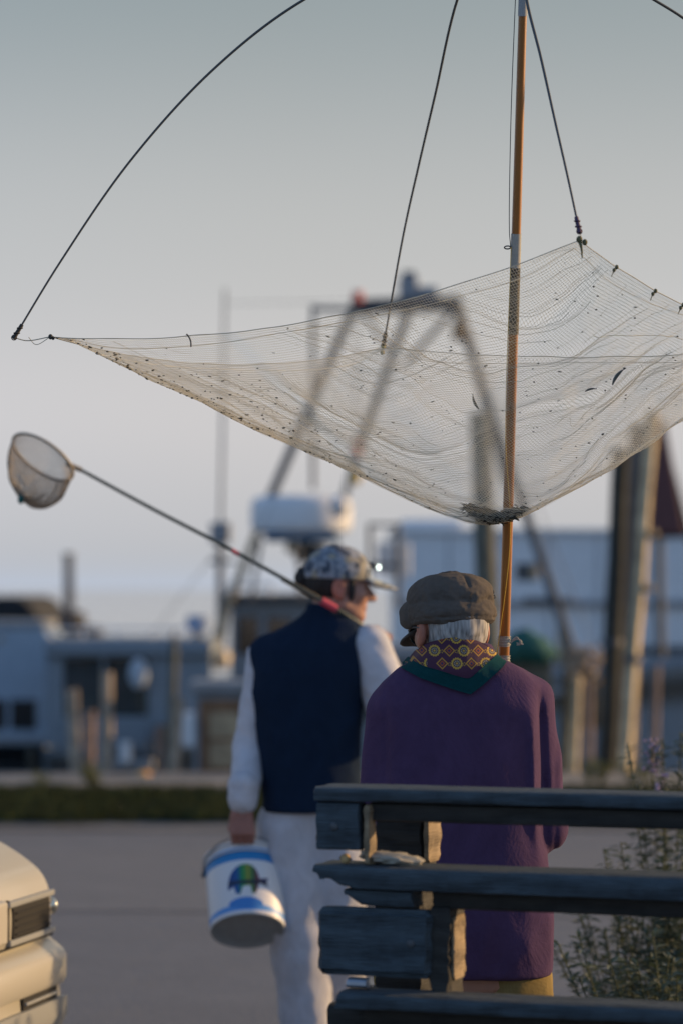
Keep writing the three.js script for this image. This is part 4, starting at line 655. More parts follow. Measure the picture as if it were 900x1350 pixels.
// ---- the big dip net on its pole
{
  const t = thing('dip_net', 'large square dip net hanging from four bowed rods on an orange brown pole', 'fishing net', poleLow.clone());
  const mPole = new THREE.MeshPhysicalMaterial({ color: lin(.36, .135, .022), roughness: .38, clearcoat: .5, clearcoatRoughness: .25, map: T.mottle }), mTape = wet(lin(.42, .40, .35), { map: T.mottle }), mDark = wet(lin(.06, .055, .045), { map: T.mottle });
  const mThread = new THREE.MeshPhysicalMaterial({ color: lin(.95, .91, .77), roughness: .9, transmission: .45, thickness: 0 }), mFold = new THREE.MeshPhysicalMaterial({ color: lin(.62, .58, .45), roughness: .9, transmission: .4, thickness: 0 }), mRod = wet(lin(.065, .07, .07), { roughness: .5 }), mPurple = wet(lin(.06, .03, .07), { roughness: .6 });
  const pole = mesh('pole', pipe([onPole(-30), onPole(380), onPole(760), onPole(1150)], .0098, 60, 14, 1.5), mPole, t);
  const rP = py => .0098 * (1 + .5 * (py + 38) / 1188);
  const band = (y0, y1, m, name = 'tape_band', e = .0012) => { const a = onPole(y0), b = onPole(y1); mesh(name, rod(b, a, rP(y1) + e, rP(y0) + e, 14), m, pole); };
  band(294, 338, mTape); band(338, 350, mDark); band(350, 424, wet(lin(.13, .11, .075), { map: T.mottle })); band(825, 838, mTape); band(851, 860, mTape); band(-12, 18, wet(lin(.35, .36, .36))); band(-45, -30, mDark, 'hub', .012);
  for (const y of [826, 829.5, 833, 836.5, 852, 855.5, 859]) { const q = onPole(y); mesh('binding', new THREE.TorusGeometry(rP(y) + .002, .0011, 5, 18).rotateX(1.57).translate(q.x, q.y, q.z), mTape, pole); }
  { const q = onPole(312), c = q.clone().add(V(-.020, 0, .004)); mesh('guide_ring', [new THREE.TorusGeometry(.0075, .0016, 6, 18).rotateX(1.2).translate(c.x, c.y, c.z), rod(c.clone().add(V(.006, 0, 0)), q, .0012, .0012, 6)], M.darkSteel, pole); }
  { const q = onPole(835); mesh('string_end', [0, 1, 2].map(i => pipe([q.clone().add(V(.013, 0, .004)), q.clone().add(V(.03, .010 + i * .003, .008)), q.clone().add(V(.042, .006 - i * .004, .004)), q.clone().add(V(.040 + i * .004, -.002, .002)), q.clone().add(V(.030, -.004 + i * .003, .006))], .0012, 24, 5)), mTape, pole); }
  // halyard beside the pole
  mesh('halyard', pipe([onPole(-25).add(V(-.018, 0, .004)), onPole(150).add(V(-.021, 0, .008)), onPole(296).add(V(-.0165, 0, .008)), onPole(312).add(V(-.013, 0, .01))], .0011, 20, 5), mRod, t);
  mesh('halyard', pipe([onPole(312).add(V(-.012, 0, .012)), onPole(560).add(V(-.012, 0, .018)), onPole(690).add(V(.006, 0, .020)), onPole(864).add(V(-.020, 0, .018))], .0009, 20, 5), M.yellow, t);
  // corners of the frame: the near rod, the right rod (off the frame), the far rod, the left rod
  const hub = onPole(-36), CN = at(763, 317, 6.36), CR = at(1085, 452, 7.05), CF = at(505, 458, 7.42), CL = at(67, 444, 6.85);
  const tipL = at(19, 445, 6.84), tipN = at(763, 305, 6.36), tipF = at(505, 456, 7.42), tipR = at(1096, 440, 7.05);
  const arms = [[at(560, -72, 6.77), at(400, 0, 6.80), at(283, 90, 6.82), at(172, 212, 6.83), at(80, 345, 6.84), tipL, 'green grey'], [at(694, 2, 6.68), at(712, 75, 6.58), at(731, 160, 6.48), at(748, 235, 6.41), tipN, ''], [at(640, -85, 6.88), at(602, 0, 7.05), at(573, 125, 7.20), at(552, 215, 7.29), at(532, 305, 7.36), tipF, ''], [at(780, -40, 6.80), at(862, 0, 6.87), at(930, 50, 6.93), at(1020, 190, 7.0), tipR, '']];
  for (const a of arms) { const pts = [hub, ...a.filter(p => p.isVector3)]; const m = mesh('arm', pipe(pts, .0039, 70, 7, .62), mRod, t); const e = pts[pts.length - 1], p = pts[pts.length - 2], d = p.clone().sub(e).normalize();
    mesh('tip_ferrule', [rod(e.clone().addScaledVector(d, -.004), e.clone().addScaledVector(d, .036), .0052, .0046, 8), new THREE.TorusGeometry(.006, .0012, 5, 12).translate(e.x, e.y, e.z), new THREE.TorusGeometry(.0065, .0018, 5, 12).rotateX(1.57).translate(...e.clone().addScaledVector(d, .012).toArray()), new THREE.TorusGeometry(.0062, .0016, 5, 12).rotateX(1.57).translate(...e.clone().addScaledVector(d, .026).toArray())], a === arms[1] ? mPurple : mDark, m); }
  // square parameter: N (-1,-1), R (1,-1), F (1,1), L (-1,1)
  const low = at(648, 690, 6.93);
  const corner = (a, b) => { const w = [(1 - a) * (1 - b) / 4, (1 + a) * (1 - b) / 4, (1 + a) * (1 + b) / 4, (1 - a) * (1 + b) / 4]; return V(0, 0, 0).addScaledVector(CN, w[0]).addScaledVector(CR, w[1]).addScaledVector(CF, w[2]).addScaledVector(CL, w[3]); };
  const mid = corner(0, 0), drop = low.clone().sub(mid);
  const fold = (a, b) => { const s = (a + b) * .5, n = (a - b) * .5; return s * 9 + 1.7 * N3(a * 1.6, b * 1.6, 2) + 1.5 * N3(n * 1.6 + 3, s * 3.4, 7) + .42 * N3(n * 5, s * 6, 17) + .12 * N3(n * 17, s * 14, 27) - n * n * 1.2 + n * .8; };
  const surf = (a, b, raw) => {
    const p = corner(a, b), ra = Math.sqrt(a * a + .004) - .002, rb = Math.sqrt(b * b + .004) - .002, m = smax(ra, rb, .22), k = (.8 * Math.max(0, 1 - m) + .2 * (1 - a * a) * (1 - b * b)) / .91;
    p.addScaledVector(drop, k);
    const edge = (e, other, amt) => amt * Math.pow(Math.max(0, (1 + e) / 2), 5) * (1 - other * other); // the edge ropes sag between the rods
    p.y -= edge(-b, a, .050) + edge(-a, b, .072) + edge(a, b, .03) + edge(b, a, .055);
    if (!raw) { const i = Math.min(1, (1 - Math.max(Math.abs(a), Math.abs(b))) * 5), w = fold(a, b), r1 = Math.pow(Math.max(0, Math.cos(w * 1.57)), 6), r2 = Math.pow(Math.max(0, Math.cos(w * 3.3 + 2 * N3(a * 3, b * 3, 9))), 8); p.y += i * (.011 * r1 - .006 * r2 + .006 * N3(a * 4, b * 4, 3) + .0022 * N3(a * 17, b * 17, 5)); p.z += i * .006 * N3(a * 9, b * 9, 11); }
    else p.y += .004 * N3(a * 6, b * 6, 1);
    return p;
  };
  const nt = mesh('netting', netting((u, v) => surf(2 * u - 1, 2 * v - 1), 214, 214, 120, .00040), mThread, t);
  // gathered folds: bunched meshes run along the crests
  const gf = [];
  const levelRun = (c, n0, n1, off, r) => { const pts = []; let last = 0; for (let k = 0; k <= 46; k++) { const n = n0 + (n1 - n0) * k / 46; let lo = -1.2, hi = 1.2; for (let q = 0; q < 22; q++) { const m = (lo + hi) / 2; fold(m + n, m - n) < c ? lo = m : hi = m; } const s = (lo + hi) / 2, a = s + n, b = s - n; if (pts.length && Math.abs(s - last) > .028) { if (pts.length > 5) break; pts.length = 0; } last = s; if (Math.abs(a) > .985 || Math.abs(b) > .985) { if (pts.length > 5) break; pts.length = 0; continue; } const p = surf(a, b); p.y += off; pts.push(p); } if (pts.length > 5) gf.push(pipe(pts, r, pts.length * 3, 4)); };
  for (let i = 0; i < 230; i++) { const c = rr(-9, 9), k = rr(-.95, .75), l = rr(.12, .6); levelRun(c, k, Math.min(.97, k + l), rr(-.004, .004), rr(.0002, .0005)); }
  for (let c = -8; c <= 8; c += 4 / 3) { const k = rr(-.95, -.3); levelRun(c + rr(-.4, .4), k, rr(.0, .7), 0, rr(.0003, .0007)); levelRun(c + rr(-.4, .4), -.95, rr(-.5, .0), .002, rr(.0003, .0006)); }
  mesh('gathered_fold', gf, mFold, t).userData.kind = 'stuff';
  // rope round the mouth with a second, slack selvedge, and the lashings at the corners
  for (const [A, B2] of [[[-1, -1], [1, -1]], [[1, -1], [1, 1]], [[1, 1], [-1, 1]], [[-1, 1], [-1, -1]]]) { const pts = []; for (let k = 0; k <= 24; k++) { const q = k / 24; pts.push(surf(A[0] + (B2[0] - A[0]) * q, A[1] + (B2[1] - A[1]) * q, true)); } mesh('edge_rope', pipe(pts, .0011, 60, 5), mFold, t);
    const p2 = []; for (let k = 0; k <= 30; k++) { const q = k / 30, s = .965 - .03 * Math.sin(q * 9) * .3; p2.push(surf((A[0] + (B2[0] - A[0]) * q) * s, (A[1] + (B2[1] - A[1]) * q) * s)); } mesh('selvedge', pipe(p2, .0008, 70, 4), mThread, t); }
  { const near = []; for (let k = 0; k <= 30; k++) { const q = k / 30, a = -.55 + 1.15 * q; near.push(surf(a, -.80 - .1 * Math.sin(q * 3.1))); } mesh('selvedge', pipe(near, .0009, 60, 4), mThread, t); }
  mesh('lashing', [pipe([tipL, tipL.clone().lerp(CL, .35).add(V(0, -.008, 0)), CL], .0013, 20, 5), pipe([tipL.clone().lerp(CL, .4), tipL.clone().lerp(CL, .6).add(V(0, -.018, .003)), CL], .0009, 16, 5), pipe([tipN, CN.clone().add(V(.004, .004, 0)), CN], .001, 8, 5)], mFold, t);
  const knot = (p, r) => new THREE.IcosahedronGeometry(r, 2).scale(1, 1.2, 1).translate(p.x, p.y, p.z);
  mesh('knot', [knot(CL, .0055), knot(CL.clone().add(V(.006, -.003, 0)), .004)], mDark, t);
  mesh('knot', [knot(CN.clone().add(V(0, .002, 0)), .007), knot(CN.clone().add(V(.012, -.004, 0)), .006), pipe([CN.clone(), CN.clone().add(V(.004, -.016, .003)), CN.clone().add(V(.006, -.04, .004))], .0045, 10, 6, .3)], wet(lin(.12, .11, .05)), t);
  mesh('knot', [knot(CF, .006), knot(CF.clone().add(V(-.003, -.012, 0)), .006)], wet(lin(.42, .34, .12)), t);
  mesh('knot', [knot(CR, .007)], mDark, t);
  for (const a of [-.72, -.42, -.2, .1]) { const p = surf(a, -1, true); mesh('knot', [knot(p, .0045), knot(p.clone().add(V(-.006, -.007, .002)), .004), pipe([p, p.clone().add(V(-.008, -.012, .002)), p.clone().add(V(-.012, -.022, 0))], .0018, 8, 4, .4)], wet(lin(.13, .12, .06)), t); }
  for (const b of [.45]) { const p = surf(-1, b, true); mesh('tag_end', pipe([p.clone().add(V(-.004, .004, 0)), p, p.clone().add(V(.006, -.012, .002)), p.clone().add(V(.007, -.026, .003))], .0018, 10, 5), mDark, t); }
  // bits of weed caught in the meshes
  const bits = []; const bit = (a, b, r) => { const p = surf(a, b); bits.push(new THREE.IcosahedronGeometry(r, 0).scale(rr(.8, 2.6), rr(.5, .9), 1).rotateY(rr(0, 3)).rotateZ(rr(-.4, .4)).translate(p.x, p.y, p.z)); };
  for (let i = 0; i < 190; i++) { const q = Math.pow(rnd(), .8) * .95; bit(-1 + 1.05 * q * rr(.3, 1), 1 - 1.15 * q * rr(.3, 1), rr(.0014, .0032)); }
  for (let i = 0; i < 230; i++) bit(rr(-1, .35), rr(-.97, .97), rr(.0013, .0028));
  for (let i = 0; i < 110; i++) bit(rr(-.95, .95), rr(-.95, .95), rr(.001, .0021));
  tag(mesh('debris', bits, wet(lin(.07, .068, .05))), 'dark specks of weed scattered through the meshes of the net', null, null, 'stuff');
  // dark weed in the bottom of the bag
  const wd = thing('seaweed', 'dark wet clump of seaweed in the lowest point of the big net', 'seaweed', low.clone()), wg = [], wl = [];
  for (let i = 0; i < 420; i++) { const u = rr(-1, 1), c = V(low.x + u * .066 + .004, low.y + .002 + .03 * u * u + rr(-.004, .024) * (1 - u * u * .7) + (u < 0 ? .006 : 0), low.z + rr(-.03, .035)), l = rr(.008, .024), a = rr(0, 6.3); wg.push(pipe([c, c.clone().add(V(Math.cos(a) * l * .5, rr(-.004, .006), Math.sin(a) * l * .5)), c.clone().add(V(Math.cos(a) * l, rr(-.007, .007), Math.sin(a) * l))], rr(.0011, .0028), 5, 4, .5)); }
  for (let i = 0; i < 130; i++) { const u = rr(-.95, .75); wl.push(new THREE.IcosahedronGeometry(rr(.004, .009), 1).scale(1.5, .7, 1).rotateY(rr(0, 3)).translate(low.x + u * .06, low.y + .002 + .028 * u * u + rr(0, .018), low.z + rr(-.022, .025))); }
  mesh('frond', wg, wet(lin(.03, .03, .018), { roughness: .5 }), wd); mesh('clot', wl, wet(lin(.025, .022, .014), { roughness: .5 }), wd);
  // two small caught fish
  const fish = (px, py, d, ang, len, label) => { const c = at(px, py, d), f = thing('small_fish', label, 'fish', c, 0), pts = []; for (let k = 0; k <= 12; k++) { const q = k / 12; pts.push(new THREE.Vector2(len * .075 * Math.pow(Math.sin(Math.PI * Math.min(1, q * .93 + .05)), .7), (q - .5) * len)); }
    const M4 = new THREE.Matrix4().makeRotationZ(ang).setPosition(c), s = new THREE.Shape([new THREE.Vector2(0, len * .46), new THREE.Vector2(len * .07, len * .60), new THREE.Vector2(0, len * .56), new THREE.Vector2(-len * .07, len * .60)]);
    const b = new THREE.LatheGeometry(pts, 12).scale(1.25, 1, .7); const p = b.attributes.position; for (let i = 0; i < p.count; i++) p.setX(i, p.getX(i) + len * .09 * Math.pow(p.getY(i) / len * 2, 2)); b.computeVertexNormals();
    mesh('fish_body', b.applyMatrix4(M4), wet(lin(.10, .10, .085), { roughness: .3, metalness: .3 }), f); mesh('tail', new THREE.ExtrudeGeometry(s, { depth: .0015, bevelEnabled: false }).translate(len * .1, 0, 0).applyMatrix4(M4), wet(lin(.06, .06, .05)), f); };
  fish(625, 531, 7.0, .42, .036, 'tiny dark fish caught near the middle of the big net'); fish(812, 496, 6.62, -.62, .044, 'small silvery dark fish caught on the right side of the net'); fish(777, 513, 6.66, -1.3, .026, 'tiny fish lying left of the larger fish in the net');
}
// ---- hand net over the younger man's shoulder
{
  const t = thing('landing_net', 'hand landing net with a pale bag on a thin dark handle over the shoulder', 'landing net', at(460, 815, 9.74));
  const C = at(57, 603, 9.28), e1 = V(.80, -.56, -.10).normalize().multiplyScalar(.112), e2 = V(.30, .33, .86).normalize(); e2.addScaledVector(e1, -e2.dot(e1) / e1.lengthSq()).normalize().multiplyScalar(.108);
  const ring = q => C.clone().addScaledVector(e1, Math.cos(q)).addScaledVector(e2, Math.sin(q)), n = V().crossVectors(e1, e2).normalize(); if (n.y > 0) n.negate();
  const pts = []; for (let k = 0; k <= 40; k++) pts.push(ring(k / 40 * 6.2832)); const mRing = wet(lin(.30, .25, .18), { roughness: .5 });
  mesh('hoop', new THREE.TubeGeometry(new THREE.CatmullRomCurve3(pts.slice(0, 40), true), 80, .0052, 8, true), mRing, t);
  const B = at(36, 662, 9.3), bag = (u, v) => { const a = ring(u * 6.2832), s = v, k = Math.sqrt(Math.max(0, 1 - Math.pow(s, 2.6))), p = C.clone().lerp(B, s).addScaledVector(a.clone().sub(C), k); p.x += .012 * N3(u * 6, v * 3, 1) * v; p.z += .012 * N3(u * 6, v * 3, 5) * v; return p; };
  mesh('bag', netting(bag, 130, 46, 60, .00075), wet(lin(.34, .30, .25), { roughness: .9 }), t);
  mesh('bag_seam', [pipe([0, .3, .6, .9, 1].map(v => bag(.52, v)), .003, 24, 5), pipe([.0, .25, .5, .75, 1].map(v => bag(.86, v).lerp(bag(.9, v), .5)), .0022, 24, 5), pipe([B, B.clone().add(V(.03, .008, .02)), B.clone().add(V(.06, .024, .04))], .0035, 12, 5)], wet(lin(.13, .10, .07)), t);
  mesh('toggle', new THREE.IcosahedronGeometry(.010, 2).scale(1, 1.5, 1).translate(B.x - .018, B.y + .008, B.z + .02), M.teal, t);
  const h0 = at(95, 613, 9.30), h1 = at(300, 722, 9.437), h2 = at(440, 801, 9.53), h3 = at(506, 844, 9.66);
  mesh('socket', rod(h0.clone().lerp(C, .18), h0.clone().lerp(h1, .06), .009, .0085, 10), mRing, t);
  mesh('handle', pipe([h0, at(200, 670, 9.37), h1, h2, h3], .0058, 40, 10, 1.35), wet(lin(.05, .065, .06), { roughness: .35 }), t);
  mesh('cane_wrap', rod(at(372, 762.5, 9.485), at(420, 789.5, 9.517), .0088, .0088, 10), wet(lin(.38, .27, .12), { roughness: .5 }), t);
  const red = wet(lin(.62, .07, .10), { roughness: .6 });
  mesh('red_tape', rod(at(424, 792, 9.518), at(444, 803, 9.532), .0125, .0125, 12), red, t); mesh('red_tape', rod(at(306, 725.5, 9.441), at(316, 731, 9.448), .0076, .0076, 10), red, t);
}
// ---- white bucket, tipped so that its base shows
{
  const t = thing('bucket', 'white plastic bucket with blue bands and a fish emblem, held by its rim', 'bucket', bucketBase.clone());
  const cv = document.createElement('canvas'); cv.width = 2048; cv.height = 512; const c = cv.getContext('2d');
  c.fillStyle = '#d9d6d4'; c.fillRect(0, 0, 2048, 512); c.fillStyle = '#0a78b4'; c.fillRect(0, 36, 2048, 88); c.fillStyle = '#4f8fce'; c.fillRect(0, 440, 2048, 40); c.fillStyle = '#3a7cc0'; c.beginPath(); c.ellipse(1024, 430, 150, 40, 0, 0, 7); c.fill();
  c.save(); c.translate(1024, 268); const clip = () => { c.beginPath(); c.moveTo(-150, 62); c.bezierCurveTo(-150, -70, -60, -118, 20, -112); c.bezierCurveTo(80, -108, 112, -60, 122, -10); c.lineTo(205, -26); c.lineTo(186, 8); c.lineTo(206, 40); c.lineTo(120, 22); c.lineTo(92, 92); c.lineTo(58, 100); c.lineTo(44, 40); c.lineTo(-18, 46); c.lineTo(-44, 104); c.lineTo(-80, 92); c.lineTo(-96, 44); c.closePath(); };
  clip(); c.clip(); const gr = c.createLinearGradient(-150, 0, 205, 0); [[0, '#0d2a66'], [.25, '#0b4d8a'], [.36, '#14803f'], [.5, '#8a8a1e'], [.6, '#35692a'], [.72, '#6d2230'], [.85, '#2a1f52'], [1, '#26295c']].forEach(([q, s]) => gr.addColorStop(q, s)); c.fillStyle = gr; c.fillRect(-200, -130, 420, 260); c.fillStyle = 'rgba(8,10,30,.65)'; c.fillRect(-200, 0, 420, 30); c.restore();
  const tx = new THREE.CanvasTexture(cv); tx.colorSpace = THREE.SRGBColorSpace; tx.wrapS = THREE.RepeatWrapping;
  const q = new THREE.Quaternion().setFromUnitVectors(UP, bAxis), put = g => g.applyQuaternion(q).translate(bucketBase.x, bucketBase.y, bucketBase.z);
  const wall = new THREE.LatheGeometry([[.1195, .001], [.1225, .008], [.134, .235], [.1345, .255]].map(p => new THREE.Vector2(...p)), 64, Math.PI); // u = .5 faces the camera
  { const p = wall.attributes.position, u = wall.attributes.uv; for (let i = 0; i < p.count; i++) u.setXY(i, u.getX(i), clamp(p.getY(i) / .255, 0, 1)); }
  mesh('wall', put(wall), new THREE.MeshPhysicalMaterial({ map: tx, roughness: .45, clearcoat: .2 }), t);
  mesh('base', [put(new THREE.LatheGeometry([[0, .010], [.03, .010], [.032, .008], [.06, .008], [.062, .010], [.105, .010], [.109, .0], [.119, .0], [.1215, .004]].map(p => new THREE.Vector2(...p)), 64))], wet(lin(.36, .37, .36), { roughness: .6, map: T.mottle }), t);
  const rim = put(new THREE.TorusGeometry(.137, .006, 10, 64).rotateX(Math.PI / 2).translate(0, .255, 0)), rim2 = put(new THREE.TorusGeometry(.1375, .003, 8, 64).rotateX(Math.PI / 2).translate(0, .226, 0)); mesh('rim', [rim, rim2], wet(lin(.62, .60, .58), { roughness: .4 }), t);
  mesh('inside', put(new THREE.LatheGeometry([[0, .014], [.115, .014], [.131, .254]].map(p => new THREE.Vector2(...p)), 48)), wet(lin(.6, .6, .6)), t);
  const b = []; for (let k = 0; k <= 20; k++) { const a = k / 20 * Math.PI; b.push(V(Math.cos(a) * .140, .215 + .055 * Math.sin(a) , Math.sin(a) * .152)); } mesh('bail', [put(pipe(b, .0022, 50, 6)), put(new THREE.SphereGeometry(.009, 10, 8).translate(.139, .215, 0)), put(new THREE.SphereGeometry(.009, 10, 8).translate(-.139, .215, 0))], M.steel, t);
}
// ---- weathered bench in front, seen from behind, turned so that its right end comes nearer
{
  const yaw = -.33, o = at(411, 1040, 5.95); o.y = .40;
  const t = thing('bench', 'weathered dark timber bench seen from behind, its left end in view', 'bench', o, yaw), L = 2.1;
  const local = (px, py, dz = 0) => { // where the sight line meets the plane of the back (local z = dz)
    const e = V(0, EYE, 0), d = at(px, py, 1).sub(e), nrm = V(Math.sin(yaw), 0, Math.cos(yaw)), p0 = o.clone().addScaledVector(nrm, dz), k = p0.clone().sub(e).dot(nrm) / d.dot(nrm); return e.addScaledVector(d, k).sub(o).applyAxisAngle(UP, -yaw); };
  const board = (x0, x1, y0, y1, z0, z1, rag = 0, bev = .0026) => { const nx = Math.max(4, Math.round((x1 - x0) / .02)), ny = Math.max(3, Math.round((y1 - y0) / .012)), nz = Math.max(3, Math.round((z1 - z0) / .012)), g = new THREE.BoxGeometry(x1 - x0, y1 - y0, z1 - z0, nx, ny, nz), p = g.attributes.position, hx = (x1 - x0) / 2, hy = (y1 - y0) / 2, hz = (z1 - z0) / 2, s = x0 * 3 + y0 * 7;
    for (let i = 0; i < p.count; i++) { let x = p.getX(i), y = p.getY(i), z = p.getZ(i); const ex = hx - Math.abs(x) < 1e-4, ey = hy - Math.abs(y) < 1e-4, ez = hz - Math.abs(z) < 1e-4, X = x, n = N3(X * 14 + s, y * 30, z * 30), m = N3(X * 3 + s, y * 4, z * 4);
      if (ey && ez) { y -= Math.sign(y) * (bev + .0015 * n); z -= Math.sign(z) * (bev + .0015 * n); } if (ex && (ey || ez)) x -= Math.sign(x) * bev; if (ex) x -= Math.sign(x) * .006 * (n + .4 + N3(s, y * 90, z * 90) * .6);
      y += .002 * m; z += .002 * N3(X * 2.4, y * 3, s) + .0012 * N3(X * 4, y * 160, z * 160);
      if (rag && X < -hx + rag * 2.4 && y < 0) { const k = sstep(-hx + rag * 2.4, -hx, X); y += k * (.022 + .018 * N3(X * 45, z * 40, s)) * (y < -hy * .2 ? 1 : .3); if (ex) x += .03 * Math.max(0, N3(1, y * 120, z * 50)) + .012; }
      p.setXYZ(i, x, y, z); }
    const q = toCreasedNormals(g, .45); boxUV(q); return q.translate((x0 + x1) / 2, (y0 + y1) / 2, (z0 + z1) / 2); };
  const add = (name, g, m = M.bench) => mesh(name, g, m, t, false);
  const X = (px, dz = 0) => local(px, 1100, dz).x, Yb = (py, px = 440, dz = 0) => local(px, py, dz).y;
  // backrest: capping board, rail below it set back and darkened for shade, lower rail with a rotted end, seat boards
  add('top_rail', board(0, L, Yb(1057), Yb(1038), -.135, 0));
  add('under_rail', board(X(478), L - .05, Yb(1086, 560), Yb(1059), -.11, -.022), M.benchShade);
  add('end_block', board(.004, X(475), Yb(1121), Yb(1058.5), -.055, -.002));
  add('middle_rail', board(0, L, Yb(1172), Yb(1141), -.12, .012, .05));
  add('backing_strip', board(X(448), X(545), Yb(1194), Yb(1172.5), -.07, -.006, .02));
  add('lower_rail', board(X(560), L, Yb(1196), Yb(1172.6), -.10, -.03), M.benchShade);
  const paintedLitEnd = new THREE.MeshStandardMaterial({ color: lin(.34, .25, .15), roughness: .85, map: T.grain, bumpMap: T.grain, bumpScale: .003 });  // bench wood made paler and warmer: sunlight painted on the end strips
  add('post', board(X(492, -.26), X(556, -.26), .0, Yb(1060), -.37, -.26), M.benchShade); add('post', board(X(560), X(590), 0, Yb(1192), -.12, -.02), M.benchShade);
  add('slat', board(X(475.5), X(487), Yb(1140), Yb(1060), -.054, -.008), paintedLitEnd); add('slat', board(X(556.5, -.26), X(568, -.26), Yb(1150), Yb(1062), -.34, -.255), paintedLitEnd);
  add('side_block', board(X(415), X(566), Yb(1286), Yb(1197), -.05, -.004, 0, .01)); add('slat', board(X(588), X(594), Yb(1288), Yb(1205), -.11, -.03), paintedLitEnd);
  add('seat_board', board(X(452), L, Yb(1324), Yb(1303), -.05, .065)); add('seat_board', board(X(470), L, Yb(1350), Yb(1318), -.20, -.07), M.benchShade); add('seat_board', board(X(470), L, Yb(1370), Yb(1338), -.36, -.22), M.benchShade);
  add('apron', board(X(470), L, Yb(1372), Yb(1326), -.10, -.02), M.benchShade);
  for (const x of [X(420), 1.85]) for (const z of [-.08, -.34]) add('leg', board(x, x + .09, 0, Yb(1328), z - .04, z + .04), M.benchShade);
  add('bolt', [new THREE.SphereGeometry(.009, 10, 8).scale(1, 1, .5).translate(X(440), Yb(1090), -.002), new THREE.SphereGeometry(.009, 10, 8).scale(1, 1, .5).translate(X(540), Yb(1240), -.003)], M.darkSteel);
  add('fixing_plate', board(X(455), X(488), Yb(1301), Yb(1288), -.03, .01), wet(lin(.3, .31, .33), { metalness: .6, roughness: .35 }));
  // crumpled wrapper and a ball left on the middle rail
  t.updateMatrixWorld(true); const w = p => t.localToWorld(p.clone());
  { const c = w(V((X(470) + X(540)) / 2, Yb(1141) + .013, -.055)), g = new THREE.IcosahedronGeometry(1, 4), p = g.attributes.position; for (let i = 0; i < p.count; i++) { const x = p.getX(i), y = p.getY(i), z = p.getZ(i), k = 1 + .35 * ridge(N3(x * 2.5, y * 2.5, z * 2.5)) * .6 + .2 * N3(x * 6, y * 6, z * 6); p.setXYZ(i, x * k * .058, Math.max(-.012, y * k * .012 - .005 * x), z * k * .035); }
    const a = thing('paper_wrapper', 'crumpled pale paper wrapper lying on the middle rail of the bench', 'wrapper', c.clone().add(V(0, -.012, 0))); const cg = toCreasedNormals(g, .35).rotateY(yaw).translate(c.x, c.y, c.z); mesh('paper', boxUV(cg), wet(lin(.42, .38, .30), { map: T.mottle }), a); mesh('torn_corner', new THREE.TetrahedronGeometry(.012).scale(1.2, .8, 1).translate(c.x - .055, c.y + .012, c.z + .012), wet(lin(.5, .4, .3)), a);
    const b = w(V(X(449), Yb(1141) + .0115, -.03)), k = thing('cork_float', 'small tan cork ball on the bench rail left of the wrapper', 'float', b); mesh('ball', new THREE.IcosahedronGeometry(.0105, 3).translate(b.x, b.y, b.z), wet(lin(.55, .36, .16)), k); mesh('plug', new THREE.CylinderGeometry(.003, .003, .024, 8).rotateZ(1.4).translate(b.x, b.y, b.z), M.darkSteel, k); }
}
